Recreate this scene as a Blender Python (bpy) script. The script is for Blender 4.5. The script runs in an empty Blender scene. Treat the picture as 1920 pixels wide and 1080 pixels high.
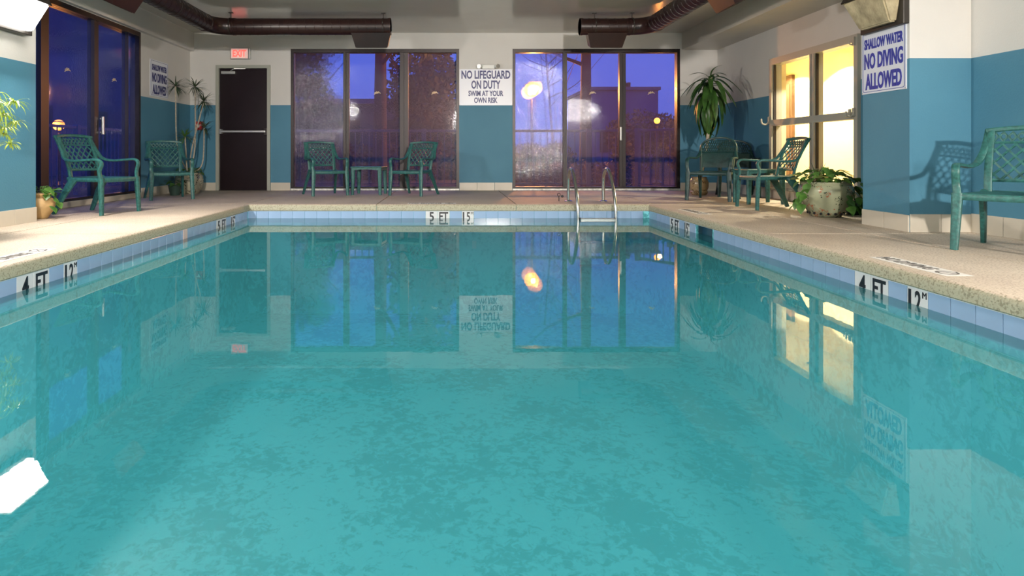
import bpy, bmesh, math, random
from mathutils import Vector, Matrix
random.seed(7)
PI = math.pi
S = bpy.context.scene
C = S.collection
D = bpy.data

# ------------------------------------------------------------------ camera, world, exposure
cam = D.objects.new('camera', D.cameras.new('camera'))
C.objects.link(cam)
cam.location = (0, 0, 0.65)
cam.rotation_euler = (PI/2, 0, 0)
cam.data.sensor_width = 36
cam.data.lens = 22.5
cam.data.shift_x = 115/1920
cam.data.shift_y = -252/1920
cam.data.clip_start = 0.05
cam.data.clip_end = 300
S.camera = cam

W = D.worlds.new('dusk'); S.world = W
W.use_nodes = True
wn = W.node_tree; wn.nodes.clear()
wo = wn.nodes.new('ShaderNodeOutputWorld'); wb = wn.nodes.new('ShaderNodeBackground')
tc = wn.nodes.new('ShaderNodeTexCoord'); sx = wn.nodes.new('ShaderNodeSeparateXYZ'); cr = wn.nodes.new('ShaderNodeValToRGB')
wn.links.new(tc.outputs['Generated'], sx.inputs[0]); wn.links.new(sx.outputs['Z'], cr.inputs[0])
cr.color_ramp.elements[0].color = (0.09, 0.15, 0.62, 1); cr.color_ramp.elements[0].position = 0.0
cr.color_ramp.elements[1].color = (0.06, 0.19, 0.92, 1); cr.color_ramp.elements[1].position = 0.35
wn.links.new(cr.outputs[0], wb.inputs[0]); wb.inputs[1].default_value = 0.80
wn.links.new(wb.outputs[0], wo.inputs[0])

vs = S.view_settings
S.display_settings.display_device = 'sRGB'
vs.view_transform = 'Standard'; vs.look = 'None'; vs.gamma = 1.0; vs.use_curve_mapping = False
vs.exposure = 1.7
cy = S.cycles
cy.max_bounces = 10; cy.diffuse_bounces = 5; cy.glossy_bounces = 5; cy.transmission_bounces = 6
cy.transparent_max_bounces = 24; cy.sample_clamp_indirect = 4.0
cy.caustics_reflective = False; cy.caustics_refractive = False

LAMP_COL = (1.0, 0.91, 0.83)
LAMP_W = 42.0
REAR_W = 38.0
FRONT_W = 350.0
WATER_Z = -0.18
CEIL = 2.78
XL, XR, YF, YN = -2.59, 2.55, 8.21, -1.3     # pool tile faces
def srgb(r, g, b):
    f = lambda c: (c/255/12.92) if c/255 <= 0.04045 else ((c/255+0.055)/1.055)**2.4
    return (f(r), f(g), f(b), 1)

# ------------------------------------------------------------------ materials
MATS = {}
def newmat(name):
    m = D.materials.new(name); m.use_nodes = True
    nt = m.node_tree
    return m, nt, nt.nodes['Principled BSDF'], nt.nodes['Material Output']
def mat(name, col, rough=0.5, metal=0.0, nscale=None, namt=0.12, bump=0.0, bscale=None, spec=0.5, emit=None, estr=0, coat=0):
    if name in MATS: return MATS[name]
    m, nt, b, o = newmat(name)
    col = tuple(col)[:3] + (1,)
    b.inputs['Base Color'].default_value = col
    b.inputs['Roughness'].default_value = rough
    b.inputs['Metallic'].default_value = metal
    b.inputs['Specular IOR Level'].default_value = spec
    if coat: b.inputs['Coat Weight'].default_value = coat; b.inputs['Coat Roughness'].default_value = 0.08
    if emit: b.inputs['Emission Color'].default_value = tuple(emit)[:3]+(1,); b.inputs['Emission Strength'].default_value = estr
    t = nt.nodes.new('ShaderNodeTexCoord')
    if nscale:
        n = nt.nodes.new('ShaderNodeTexNoise'); n.inputs['Scale'].default_value = nscale; n.inputs['Detail'].default_value = 5
        nt.links.new(t.outputs['Object'], n.inputs['Vector'])
        r = nt.nodes.new('ShaderNodeValToRGB')
        r.color_ramp.elements[0].position = 0.3; r.color_ramp.elements[1].position = 0.7
        r.color_ramp.elements[0].color = tuple(c*(1-namt) for c in col[:3])+(1,)
        r.color_ramp.elements[1].color = tuple(min(1, c*(1+namt)) for c in col[:3])+(1,)
        nt.links.new(n.outputs['Fac'], r.inputs[0]); nt.links.new(r.outputs[0], b.inputs['Base Color'])
    if bump:
        n2 = nt.nodes.new('ShaderNodeTexNoise'); n2.inputs['Scale'].default_value = bscale or 60; n2.inputs['Detail'].default_value = 3
        nt.links.new(t.outputs['Object'], n2.inputs['Vector'])
        bp = nt.nodes.new('ShaderNodeBump'); bp.inputs['Strength'].default_value = bump; bp.inputs['Distance'].default_value = 0.01
        nt.links.new(n2.outputs['Fac'], bp.inputs['Height']); nt.links.new(bp.outputs[0], b.inputs['Normal'])
    MATS[name] = m
    return m

def wall_paint(name, split, rough=0.55):
    """cream upper coat over a blue wainscot coat, the edge at a fixed height"""
    m, nt, b, o = newmat(name)
    g = nt.nodes.new('ShaderNodeNewGeometry'); s = nt.nodes.new('ShaderNodeSeparateXYZ')
    nt.links.new(g.outputs['Position'], s.inputs[0])
    mt = nt.nodes.new('ShaderNodeMath'); mt.operation = 'GREATER_THAN'; mt.inputs[1].default_value = split
    nt.links.new(s.outputs['Z'], mt.inputs[0])
    n = nt.nodes.new('ShaderNodeTexNoise'); n.inputs['Scale'].default_value = 1.3; n.inputs['Detail'].default_value = 6
    nt.links.new(g.outputs['Position'], n.inputs['Vector'])
    def ramp(a, c):
        r = nt.nodes.new('ShaderNodeValToRGB'); r.color_ramp.elements[0].position = .3; r.color_ramp.elements[1].position = .7
        r.color_ramp.elements[0].color = a; r.color_ramp.elements[1].color = c
        nt.links.new(n.outputs['Fac'], r.inputs[0]); return r
    rb = ramp((0.070, 0.21, 0.31, 1), (0.083, 0.24, 0.345, 1))
    rw = ramp((0.62, 0.605, 0.58, 1), (0.67, 0.655, 0.63, 1))
    mx = nt.nodes.new('ShaderNodeMix'); mx.data_type = 'RGBA'
    nt.links.new(mt.outputs[0], mx.inputs[0]); nt.links.new(rb.outputs[0], mx.inputs[6]); nt.links.new(rw.outputs[0], mx.inputs[7])
    nt.links.new(mx.outputs[2], b.inputs['Base Color'])
    b.inputs['Roughness'].default_value = rough; b.inputs['Specular IOR Level'].default_value = .3
    n2 = nt.nodes.new('ShaderNodeTexNoise'); n2.inputs['Scale'].default_value = 70; n2.inputs['Detail'].default_value = 3
    nt.links.new(g.outputs['Position'], n2.inputs['Vector'])
    bp = nt.nodes.new('ShaderNodeBump'); bp.inputs['Strength'].default_value = .25; bp.inputs['Distance'].default_value = .006
    nt.links.new(n2.outputs['Fac'], bp.inputs['Height']); nt.links.new(bp.outputs[0], b.inputs['Normal'])
    return m
M_wall = wall_paint('wall_paint', 1.505)
M_wallR = wall_paint('wall_paint_near_right', 1.44)
M_ceil = mat('ceiling_gloss_paint', (0.53, 0.51, 0.45), rough=0.16, nscale=1.5, namt=.04, bump=.08, bscale=3, spec=.6)
M_soffit = mat('soffit_paint', (0.50, 0.48, 0.43), rough=0.35, nscale=2, namt=.04)

def deck_mat(name, bounce_tint):
    m, nt, b, o = newmat(name)
    g = nt.nodes.new('ShaderNodeNewGeometry')
    n = nt.nodes.new('ShaderNodeTexNoise'); n.inputs['Scale'].default_value = 1.1; n.inputs['Detail'].default_value = 7; n.inputs['Roughness'].default_value = .65
    nt.links.new(g.outputs['Position'], n.inputs['Vector'])
    r = nt.nodes.new('ShaderNodeValToRGB'); r.color_ramp.elements[0].position = .3; r.color_ramp.elements[1].position = .72
    r.color_ramp.elements[0].color = (0.47, 0.385, 0.305, 1); r.color_ramp.elements[1].color = (0.64, 0.55, 0.445, 1)
    nt.links.new(n.outputs['Fac'], r.inputs[0])
    v = nt.nodes.new('ShaderNodeTexNoise'); v.inputs['Scale'].default_value = 85; v.inputs['Detail'].default_value = 2
    nt.links.new(g.outputs['Position'], v.inputs['Vector'])
    r2 = nt.nodes.new('ShaderNodeValToRGB'); r2.color_ramp.elements[0].position = .36; r2.color_ramp.elements[1].position = .5
    r2.color_ramp.elements[0].color = (.62, .60, .56, 1); r2.color_ramp.elements[1].color = (1, 1, 1, 1)
    nt.links.new(v.outputs['Fac'], r2.inputs[0])
    mx = nt.nodes.new('ShaderNodeMix'); mx.data_type = 'RGBA'; mx.blend_type = 'MULTIPLY'; mx.inputs[0].default_value = 1
    nt.links.new(r.outputs[0], mx.inputs[6]); nt.links.new(r2.outputs[0], mx.inputs[7])
    last = mx.outputs[2]
    if bounce_tint:   # green water bounce and shade painted into the nosing, below the worn top surface
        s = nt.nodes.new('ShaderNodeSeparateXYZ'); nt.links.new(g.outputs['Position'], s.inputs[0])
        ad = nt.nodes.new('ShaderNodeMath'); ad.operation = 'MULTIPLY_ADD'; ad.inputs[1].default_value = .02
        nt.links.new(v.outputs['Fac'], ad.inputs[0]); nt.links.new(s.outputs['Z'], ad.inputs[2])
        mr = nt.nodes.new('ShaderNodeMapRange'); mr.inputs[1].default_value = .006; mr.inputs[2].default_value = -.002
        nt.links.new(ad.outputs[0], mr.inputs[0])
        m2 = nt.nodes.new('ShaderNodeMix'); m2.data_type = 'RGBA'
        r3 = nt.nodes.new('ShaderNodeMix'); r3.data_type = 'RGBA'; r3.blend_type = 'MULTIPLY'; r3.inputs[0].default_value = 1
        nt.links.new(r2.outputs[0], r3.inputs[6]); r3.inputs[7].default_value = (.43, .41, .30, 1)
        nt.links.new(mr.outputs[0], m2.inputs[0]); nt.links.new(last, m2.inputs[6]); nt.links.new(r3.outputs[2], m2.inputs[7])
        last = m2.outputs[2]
    nt.links.new(last, b.inputs['Base Color'])
    b.inputs['Roughness'].default_value = .62
    bp = nt.nodes.new('ShaderNodeBump'); bp.inputs['Strength'].default_value = .6; bp.inputs['Distance'].default_value = .004
    nt.links.new(v.outputs['Fac'], bp.inputs['Height']); nt.links.new(bp.outputs[0], b.inputs['Normal'])
    return m
M_deck = deck_mat('pebbled_deck_cement', False)
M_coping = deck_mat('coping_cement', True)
M_joint = mat('joint_dirt', (0.10, 0.085, 0.065), rough=.9)
M_tile = mat('blue_pool_tile', (0.29, 0.42, 0.62), rough=.12, nscale=3, namt=.08)
M_tilew = mat('white_depth_tile', (0.68, 0.70, 0.72), rough=.15)
M_tilep = mat('pink_tile', (0.72, 0.55, 0.52), rough=.2)
M_grout = mat('white_grout', (0.62, 0.68, 0.68), rough=.8)
M_worn = mat('worn_black_paint', (.12, .11, .10), rough=.7, nscale=25, namt=.5)
M_black = mat('black_lettering', (0.012, 0.014, 0.02), rough=.4)
M_navy = mat('navy_lettering', (0.012, 0.016, 0.14), rough=.4)
M_blue = mat('blue_lettering', (0.02, 0.04, 0.33), rough=.4)
M_sign = mat('white_sign_face', (0.72, 0.74, 0.82), rough=.3)
M_base = mat('cream_base_tile', (0.60, 0.55, 0.46), rough=.3, nscale=4, namt=.05)
M_bronze = mat('dark_bronze_aluminium', (0.030, 0.024, 0.024), rough=.35, metal=.5, nscale=30, namt=.2)
M_bronze2 = mat('grey_bronze_aluminium', (0.04, 0.033, 0.034), rough=.4, metal=.4)
M_thresh = mat('aluminium_threshold', (0.62, 0.62, 0.58), rough=.4, metal=.3, nscale=20, namt=.3)
M_doorf = mat('grey_green_frame_paint', (0.36, 0.37, 0.32), rough=.4)
M_door = mat('dark_brown_door', (0.013, 0.007, 0.009), spec=.22, rough=.33, nscale=2, namt=.12)
M_steel = mat('brushed_steel', (0.62, 0.62, 0.60), rough=.2, metal=1.0, nscale=40, namt=.1)
M_alu = mat('satin_aluminium', (0.55, 0.55, 0.54), rough=.35, metal=.8)
M_duct = mat('brown_spiral_duct', (0.022, 0.008, 0.007), rough=.3, metal=.0, spec=.55, nscale=12, namt=.2)
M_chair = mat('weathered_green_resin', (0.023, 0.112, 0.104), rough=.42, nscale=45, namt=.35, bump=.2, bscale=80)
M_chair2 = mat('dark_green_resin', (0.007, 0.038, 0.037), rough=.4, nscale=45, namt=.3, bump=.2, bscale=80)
M_housing = mat('bronze_lamp_housing', (0.035, 0.03, 0.025), rough=.45, metal=.3)
M_lens = mat('prismatic_lamp_lens', (0.45, 0.38, 0.24), rough=.15, nscale=9, namt=.35, bump=.6, bscale=50)
M_lenson = mat('lit_lamp_lens', (0.9, 0.9, 0.85), rough=.3, emit=(1, .97, .92), estr=6)
M_lensrear = mat('lit_rear_lamp_lens', (0.9, 0.9, 0.85), rough=.3, emit=(1, .97, .92), estr=28)
M_leaf = mat('dark_green_leaf', (0.035, 0.10, 0.018), rough=.35, nscale=8, namt=.45)
M_leafy = mat('yellow_green_leaf', (0.42, 0.55, 0.07), rough=.4, nscale=14, namt=.35)
M_leafd = mat('dracaena_leaf', (0.045, 0.075, 0.035), rough=.35, nscale=20, namt=.4)
M_leafp = mat('pothos_leaf', (0.07, 0.17, 0.03), rough=.35, nscale=12, namt=.45)
M_bark = mat('pale_cane_bark', (0.42, 0.37, 0.29), rough=.7, nscale=30, namt=.25)
M_soil = mat('potting_soil', (0.05, 0.035, 0.02), rough=.95, nscale=40, namt=.4, bump=.6)
M_terra = mat('sandy_terracotta', (0.52, 0.34, 0.15), rough=.55, nscale=7, namt=.3)
M_dgreen = mat('dark_plastic_pot', (0.03, 0.06, 0.045), rough=.4)
M_cream = mat('hall_cream_paint', (0.80, 0.70, 0.45), rough=.6)
M_hdoor = mat('hall_door_wood', (0.11, 0.05, 0.02), rough=.4, nscale=6, namt=.3)
M_win = mat('grey_painted_window_frame', (0.42, 0.41, 0.36), rough=.4)
M_red = mat('red_enamel', (0.45, 0.02, 0.02), rough=.3)
M_white = mat('white_plastic', (0.72, 0.73, 0.70), rough=.35)
M_gold = mat('gold_decal', (0.8, 0.62, 0.35), rough=.4)
M_faint = mat('faint_etched_lettering', (0.05, 0.04, 0.07), rough=.5)
M_chipw = mat('worn_white_marker', (0.66, 0.64, 0.60), rough=.7, nscale=14, namt=.1)

def pot_mat(name, light, dark, red):
    m, nt, b, o = newmat(name)
    t = nt.nodes.new('ShaderNodeTexCoord')
    v = nt.nodes.new('ShaderNodeTexVoronoi'); v.inputs['Scale'].default_value = 17
    nt.links.new(t.outputs['Object'], v.inputs['Vector'])
    r = nt.nodes.new('ShaderNodeValToRGB'); r.color_ramp.interpolation = 'CONSTANT'
    e = r.color_ramp.elements
    e[0].position = 0; e[0].color = light; e[1].position = .60; e[1].color = dark
    x = e.new(.64); x.color = light; x = e.new(.80); x.color = red; x = e.new(.84); x.color = light
    sp = nt.nodes.new('ShaderNodeSeparateColor'); nt.links.new(v.outputs['Color'], sp.inputs[0])
    n = nt.nodes.new('ShaderNodeTexNoise'); n.inputs['Scale'].default_value = 35; n.inputs['Detail'].default_value = 4
    nt.links.new(t.outputs['Object'], n.inputs['Vector'])
    mth = nt.nodes.new('ShaderNodeMath'); mth.operation = 'MULTIPLY_ADD'; mth.inputs[1].default_value = .5
    nt.links.new(n.outputs['Fac'], mth.inputs[0]); 
    m2 = nt.nodes.new('ShaderNodeMath'); m2.operation = 'MULTIPLY_ADD'; m2.inputs[1].default_value = .75; m2.inputs[2].default_value = -.1
    nt.links.new(sp.outputs[0], m2.inputs[0]); nt.links.new(m2.outputs[0], mth.inputs[2])
    nt.links.new(mth.outputs[0], r.inputs[0]); nt.links.new(r.outputs[0], b.inputs['Base Color'])
    b.inputs['Roughness'].default_value = .2
    return m
M_jar = pot_mat('glazed_floral_pattern', (0.33, 0.35, 0.23, 1), (0.04, 0.05, 0.03, 1), (0.35, 0.12, 0.06, 1))
M_jar2 = pot_mat('glazed_dark_pattern', (0.40, 0.38, 0.28, 1), (0.02, 0.015, 0.015, 1), (0.02, 0.015, 0.015, 1))
M_jar3 = pot_mat('glazed_brown_pattern', (0.34, 0.25, 0.14, 1), (0.08, 0.04, 0.02, 1), (0.5, 0.4, 0.28, 1))

def schlick(nt, f0):
    lw = nt.nodes.new('ShaderNodeLayerWeight'); lw.inputs[0].default_value = .5
    p = nt.nodes.new('ShaderNodeMath'); p.operation = 'POWER'; p.inputs[1].default_value = 5
    nt.links.new(lw.outputs['Facing'], p.inputs[0])
    q = nt.nodes.new('ShaderNodeMath'); q.operation = 'MULTIPLY_ADD'; q.inputs[1].default_value = 1-f0; q.inputs[2].default_value = f0
    nt.links.new(p.outputs[0], q.inputs[0]); return q
def glass_mat(name, tint, fog, fogcol, wet, blur=0.0, blurmix=0.0):
    """tinted sheet of glass, fogged and beaded with condensation on its face"""
    m = D.materials.new(name); m.use_nodes = True; nt = m.node_tree; nt.nodes.clear()
    o = nt.nodes.new('ShaderNodeOutputMaterial')
    g = nt.nodes.new('ShaderNodeNewGeometry')
    tr = nt.nodes.new('ShaderNodeBsdfTransparent'); tr.inputs[0].default_value = tint
    base = tr.outputs[0]
    if blurmix:
        rf = nt.nodes.new('ShaderNodeBsdfRefraction'); rf.inputs['IOR'].default_value = 1.12; rf.inputs['Roughness'].default_value = blur
        rf.inputs[0].default_value = tint
        mb = nt.nodes.new('ShaderNodeMixShader'); mb.inputs[0].default_value = blurmix
        nt.links.new(tr.outputs[0], mb.inputs[1]); nt.links.new(rf.outputs[0], mb.inputs[2]); base = mb.outputs[0]
    df = nt.nodes.new('ShaderNodeBsdfDiffuse'); df.inputs[0].default_value = fogcol
    m1 = nt.nodes.new('ShaderNodeMixShader'); m1.inputs[0].default_value = fog
    nt.links.new(base, m1.inputs[1]); nt.links.new(df.outputs[0], m1.inputs[2])
    if fog:    # condensation also scatters the light that comes from the far side
        tl = nt.nodes.new('ShaderNodeBsdfTranslucent'); tl.inputs[0].default_value = (.8, .75, .78, 1)
        m0 = nt.nodes.new('ShaderNodeMixShader'); m0.inputs[0].default_value = .045
        nt.links.new(m1.outputs[0], m0.inputs[1]); nt.links.new(tl.outputs[0], m0.inputs[2]); m1 = m0
    gl = nt.nodes.new('ShaderNodeBsdfGlossy'); gl.inputs['Roughness'].default_value = .05
    if wet:
        mp = nt.nodes.new('ShaderNodeMapping'); mp.inputs['Scale'].default_value = (1, 1, .45)
        nt.links.new(g.outputs['Position'], mp.inputs[0])
        v = nt.nodes.new('ShaderNodeTexVoronoi'); v.inputs['Scale'].default_value = 75
        nt.links.new(mp.outputs[0], v.inputs['Vector'])
        bp = nt.nodes.new('ShaderNodeBump'); bp.inputs['Strength'].default_value = wet; bp.inputs['Distance'].default_value = .004
        nt.links.new(v.outputs['Distance'], bp.inputs['Height']); nt.links.new(bp.outputs[0], gl.inputs['Normal'])
    fr = schlick(nt, .045)
    m2 = nt.nodes.new('ShaderNodeMixShader')
    nt.links.new(fr.outputs[0], m2.inputs[0]); nt.links.new(m1.outputs[0], m2.inputs[1]); nt.links.new(gl.outputs[0], m2.inputs[2])
    nt.links.new(m2.outputs[0], o.inputs[0])
    return m
M_glass = glass_mat('tinted_glass', (.57, .58, .64, 1), .018, (.30, .20, .34, 1), .12)
M_glasswet = glass_mat('fogged_tinted_glass', (.57, .58, .65, 1), .022, (.34, .26, .42, 1), .55, .12, .32)
M_glassclear = glass_mat('clear_glass', (.96, .97, .95, 1), .0, (1, 1, 1, 1), 0)

def water_mat():
    m = D.materials.new('pool_water'); m.use_nodes = True; nt = m.node_tree; nt.nodes.clear()
    o = nt.nodes.new('ShaderNodeOutputMaterial')
    g = nt.nodes.new('ShaderNodeNewGeometry')
    n = nt.nodes.new('ShaderNodeTexNoise'); n.inputs['Scale'].default_value = 2.2; n.inputs['Detail'].default_value = 4
    mp = nt.nodes.new('ShaderNodeMapping'); mp.inputs['Scale'].default_value = (1, 2.2, 1)
    nt.links.new(g.outputs['Position'], mp.inputs[0]); nt.links.new(mp.outputs[0], n.inputs['Vector'])
    bp = nt.nodes.new('ShaderNodeBump'); bp.inputs['Strength'].default_value = .04; bp.inputs['Distance'].default_value = .006
    nt.links.new(n.outputs['Fac'], bp.inputs['Height'])
    tr = nt.nodes.new('ShaderNodeBsdfTransparent'); tr.inputs[0].default_value = (.95, 1, 1, 1)
    df = nt.nodes.new('ShaderNodeBsdfDiffuse'); df.inputs[0].default_value = (.035, .255, .30, 1)
    m1 = nt.nodes.new('ShaderNodeMixShader'); m1.inputs[0].default_value = .60
    nt.links.new(tr.outputs[0], m1.inputs[1]); nt.links.new(df.outputs[0], m1.inputs[2])
    gl = nt.nodes.new('ShaderNodeBsdfGlossy'); gl.inputs['Roughness'].default_value = .0
    nt.links.new(bp.outputs[0], gl.inputs['Normal'])
    fr = schlick(nt, .028)
    m2 = nt.nodes.new('ShaderNodeMixShader')
    nt.links.new(fr.outputs[0], m2.inputs[0]); nt.links.new(m1.outputs[0], m2.inputs[1]); nt.links.new(gl.outputs[0], m2.inputs[2])
    nt.links.new(m2.outputs[0], o.inputs[0])
    return m
M_water = water_mat()
def basin_mat():
    m, nt, b, o = newmat('turquoise_plaster')
    g = nt.nodes.new('ShaderNodeNewGeometry')
    n = nt.nodes.new('ShaderNodeTexNoise'); n.inputs['Scale'].default_value = 16; n.inputs['Detail'].default_value = 8; n.inputs['Roughness'].default_value = .7
    n.inputs['Distortion'].default_value = .6
    w = nt.nodes.new('ShaderNodeTexNoise'); w.inputs['Scale'].default_value = 1.6; w.inputs['Detail'].default_value = 4
    nt.links.new(g.outputs['Position'], n.inputs['Vector']); nt.links.new(g.outputs['Position'], w.inputs['Vector'])
    ad = nt.nodes.new('ShaderNodeMath'); ad.operation = 'MULTIPLY_ADD'; ad.inputs[1].default_value = .7
    nt.links.new(w.outputs['Fac'], ad.inputs[0]); nt.links.new(n.outputs['Fac'], ad.inputs[2])
    r = nt.nodes.new('ShaderNodeValToRGB'); r.color_ramp.elements[0].position = .77; r.color_ramp.elements[1].position = .88
    r.color_ramp.elements[0].color = (.09, .40, .43, 1); r.color_ramp.elements[1].color = (.24, .72, .79, 1)
    nt.links.new(ad.outputs[0], r.inputs[0]); nt.links.new(r.outputs[0], b.inputs['Base Color'])
    b.inputs['Roughness'].default_value = .8
    return m
M_basin = basin_mat()

# ------------------------------------------------------------------ helpers
def bx(bm, x0, x1, y0, y1, z0, z1):
    vs = [bm.verts.new(p) for p in ((x0,y0,z0),(x1,y0,z0),(x1,y1,z0),(x0,y1,z0),(x0,y0,z1),(x1,y0,z1),(x1,y1,z1),(x0,y1,z1))]
    for f in ((0,3,2,1),(4,5,6,7),(0,1,5,4),(1,2,6,5),(2,3,7,6),(3,0,4,7)): bm.faces.new([vs[i] for i in f])
def hexa(bm, p):
    vs = [bm.verts.new(q) for q in p]
    for f in ((0,3,2,1),(4,5,6,7),(0,1,5,4),(1,2,6,5),(2,3,7,6),(3,0,4,7)): bm.faces.new([vs[i] for i in f])
def box(*a, bev=0.0):
    bm = bmesh.new(); bx(bm, *a)
    if bev: bmesh.ops.bevel(bm, geom=bm.edges[:], offset=bev, segments=2, affect='EDGES', profile=.5)
    return bm
def cr_path(pts, n=8):
    P = [Vector(p) for p in pts]; P = [P[0]*2-P[1]] + P + [P[-1]*2-P[-2]]
    out = []
    for i in range(1, len(P)-2):
        for k in range(n):
            t = k/n; a, b, c, d = P[i-1], P[i], P[i+1], P[i+2]
            out.append(.5*((2*b)+(c-a)*t+(2*a-5*b+4*c-d)*t*t+(3*b-a-3*c+d)*t**3))
    out.append(P[-2]); return out
def sweep(bm, pts, w, h=None, seg=8, up=(1,0,0), close=True, sq=1.0):
    """sweep an elliptical/squarish section; w along `up`-ish axis, h across. w,h may be lists"""
    P = [Vector(p) for p in pts]; n = len(P); h = w if h is None else h
    rings = []
    for i, p in enumerate(P):
        t = (P[min(i+1, n-1)]-P[max(i-1, 0)]).normalized()
        u = Vector(up); u = (u - t*u.dot(t))
        if u.length < 1e-4: u = t.orthogonal()
        u.normalize(); v = t.cross(u)
        ww = w[i] if isinstance(w, (list, tuple)) else w; hh = h[i] if isinstance(h, (list, tuple)) else h
        ring = []
        for k in range(seg):
            a = 2*PI*(k+.5)/seg; c, s = math.cos(a), math.sin(a)
            c = math.copysign(abs(c)**sq, c); s = math.copysign(abs(s)**sq, s)
            ring.append(bm.verts.new(p + u*c*ww + v*s*hh))
        rings.append(ring)
    for a, b in zip(rings, rings[1:]):
        for k in range(seg): bm.faces.new((a[k], a[(k+1) % seg], b[(k+1) % seg], b[k]))
    if close:
        bm.faces.new(rings[0][::-1]); bm.faces.new(rings[-1])
def lathe(bm, prof, cx=0, cy=0, seg=28):
    rings = [[bm.verts.new((cx+r*math.cos(2*PI*k/seg), cy+r*math.sin(2*PI*k/seg), z)) for k in range(seg)] for r, z in prof]
    for a, b in zip(rings, rings[1:]):
        for k in range(seg): bm.faces.new((a[k], a[(k+1) % seg], b[(k+1) % seg], b[k]))
    bm.faces.new(rings[0][::-1]); bm.faces.new(rings[-1])
def mesh_of(name, bm, smooth=False):
    bmesh.ops.recalc_face_normals(bm, faces=bm.faces[:])
    me = D.meshes.new(name); bm.to_mesh(me); bm.free()
    if smooth:
        for p in me.polygons: p.use_smooth = True
        try: me.set_sharp_from_angle(angle=math.radians(40))
        except Exception: pass
    return me
def obj(name, bm, m, parent=None, loc=None, rz=None, smooth=False):
    me = bm if isinstance(bm, D.meshes.bl_rna.__class__) or isinstance(bm, bpy.types.Mesh) else mesh_of(name, bm, smooth)
    if m and not len(me.materials): me.materials.append(m)
    o = D.objects.new(name, me); C.objects.link(o)
    if parent: o.parent = parent
    if loc: o.location = loc
    if rz is not None: o.rotation_euler = (0, 0, rz)
    return o
def tag(o, label=None, cat=None, group=None, kind=None):
    if label: o['label'] = label
    if cat: o['category'] = cat
    if group: o['group'] = group
    if kind: o['kind'] = kind
    return o
def thing(name, label, cat, loc=(0,0,0), rz=0, group=None, kind=None):
    o = D.objects.new(name, None); C.objects.link(o); o.empty_display_size = .1
    o.location = loc; o.rotation_euler = (0, 0, rz)
    return tag(o, label, cat, group, kind)
def struct(name, bm=None, m=None, parent=None):
    if bm is None:
        o = D.objects.new(name, None); C.objects.link(o)
    else: o = obj(name, bm, m, parent)
    o['kind'] = 'structure'; return o
def copy_tree(o, parent=None):
    c = o.copy(); C.objects.link(c)
    if parent: c.parent = parent
    for ch in list(o.children): copy_tree(ch, c)
    return c
def text_bm(s, size, sx=1.0, bold=0.0, depth=.0015, align='CENTER', space=1.0, mode='wall'):
    cu = D.curves.new('t', 'FONT'); cu.body = s; cu.size = size; cu.align_x = align; cu.align_y = 'CENTER'
    cu.offset = bold; cu.extrude = depth; cu.space_character = space; cu.resolution_u = 3
    o = D.objects.new('t', cu); C.objects.link(o)
    dg = bpy.context.evaluated_depsgraph_get(); me = D.meshes.new_from_object(o.evaluated_get(dg))
    D.objects.remove(o); D.curves.remove(cu)
    # centre exactly and squeeze
    xs = [v.co.x for v in me.vertices]; ys = [v.co.y for v in me.vertices]
    cx = (min(xs)+max(xs))/2 if align == 'CENTER' else 0; cyy = (min(ys)+max(ys))/2
    for v in me.vertices:
        x, y, z = (v.co.x-cx)*sx, v.co.y-cyy, v.co.z
        v.co = (x, -z, y) if mode == 'wall' else (x, y, z)
    bm = bmesh.new(); bm.from_mesh(me); D.meshes.remove(me)
    return bm
def text_fit(s, w, h, bold=0.0, depth=.0015, mode='wall'):
    """lettering scaled to an exact width and cap height"""
    bm = text_bm(s, .1, 1, bold, 0.0015, mode=mode)
    i = 2 if mode == 'wall' else 1
    xs = [v.co.x for v in bm.verts]; zs = [v.co[i] for v in bm.verts]
    fx = w/(max(xs)-min(xs)); fz = h/(max(zs)-min(zs))
    for v in bm.verts: v.co.x *= fx; v.co[i] *= fz
    return bm

# ------------------------------------------------------------------ structure: walls
T = .2
def wallbm(boxes):
    bm = bmesh.new()
    for b in boxes: bx(bm, *b)
    return bm
YB = 11.3
WX1 = (-2.825, .150, .035, 2.50)    # back windows x0,x1,z0,z1
WX2 = (1.093, 4.05, .035, 2.50)
DX = (-4.14, -3.18, 0, 2.21)        # door with frame
struct('wall_back', wallbm([
    (-4.9, DX[0], YB, YB+T, -.3, 3), (DX[0], DX[1], YB, YB+T, DX[3], 3), (DX[0], DX[1], YB, YB+T, -.3, -.005), (DX[1], WX1[0], YB, YB+T, -.3, 3),
    (WX1[0], WX1[1], YB, YB+T, WX1[3], 3), (WX1[0], WX1[1], YB, YB+T, -.3, 0.0),
    (WX1[1], WX2[0], YB, YB+T, -.3, 3), (WX2[0], WX2[1], YB, YB+T, WX2[3], 3), (WX2[0], WX2[1], YB, YB+T, -.3, 0.0),
    (WX2[1], 4.95, YB, YB+T, -.3, 3)]), M_wall)
LW = (6.22, 9.50, .076, 2.447)      # left window y0,y1,z0,z1 on x=-4.6
XLW = -4.6
struct('wall_left', wallbm([
    (XLW-T, XLW, LW[1], YB+.1, -.3, 3), (XLW-T, XLW, 5.8, LW[0], -.3, 3),
    (XLW-T, XLW, LW[0], LW[1], LW[3], 3), (XLW-T, XLW, LW[0], LW[1], -.3, LW[2]),
    (XLW-.1, XLW+.07, 6.14, YB, 2.452, 3),               # bulkhead over the window head
    ]), M_wall)
struct('wall_left_front', wallbm([(-5.0, -3.98, -7, 6.14, -.3, 3)]), M_wall)
RW = (7.35, 9.39, .16, 2.03)
XRW = 4.71
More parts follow.
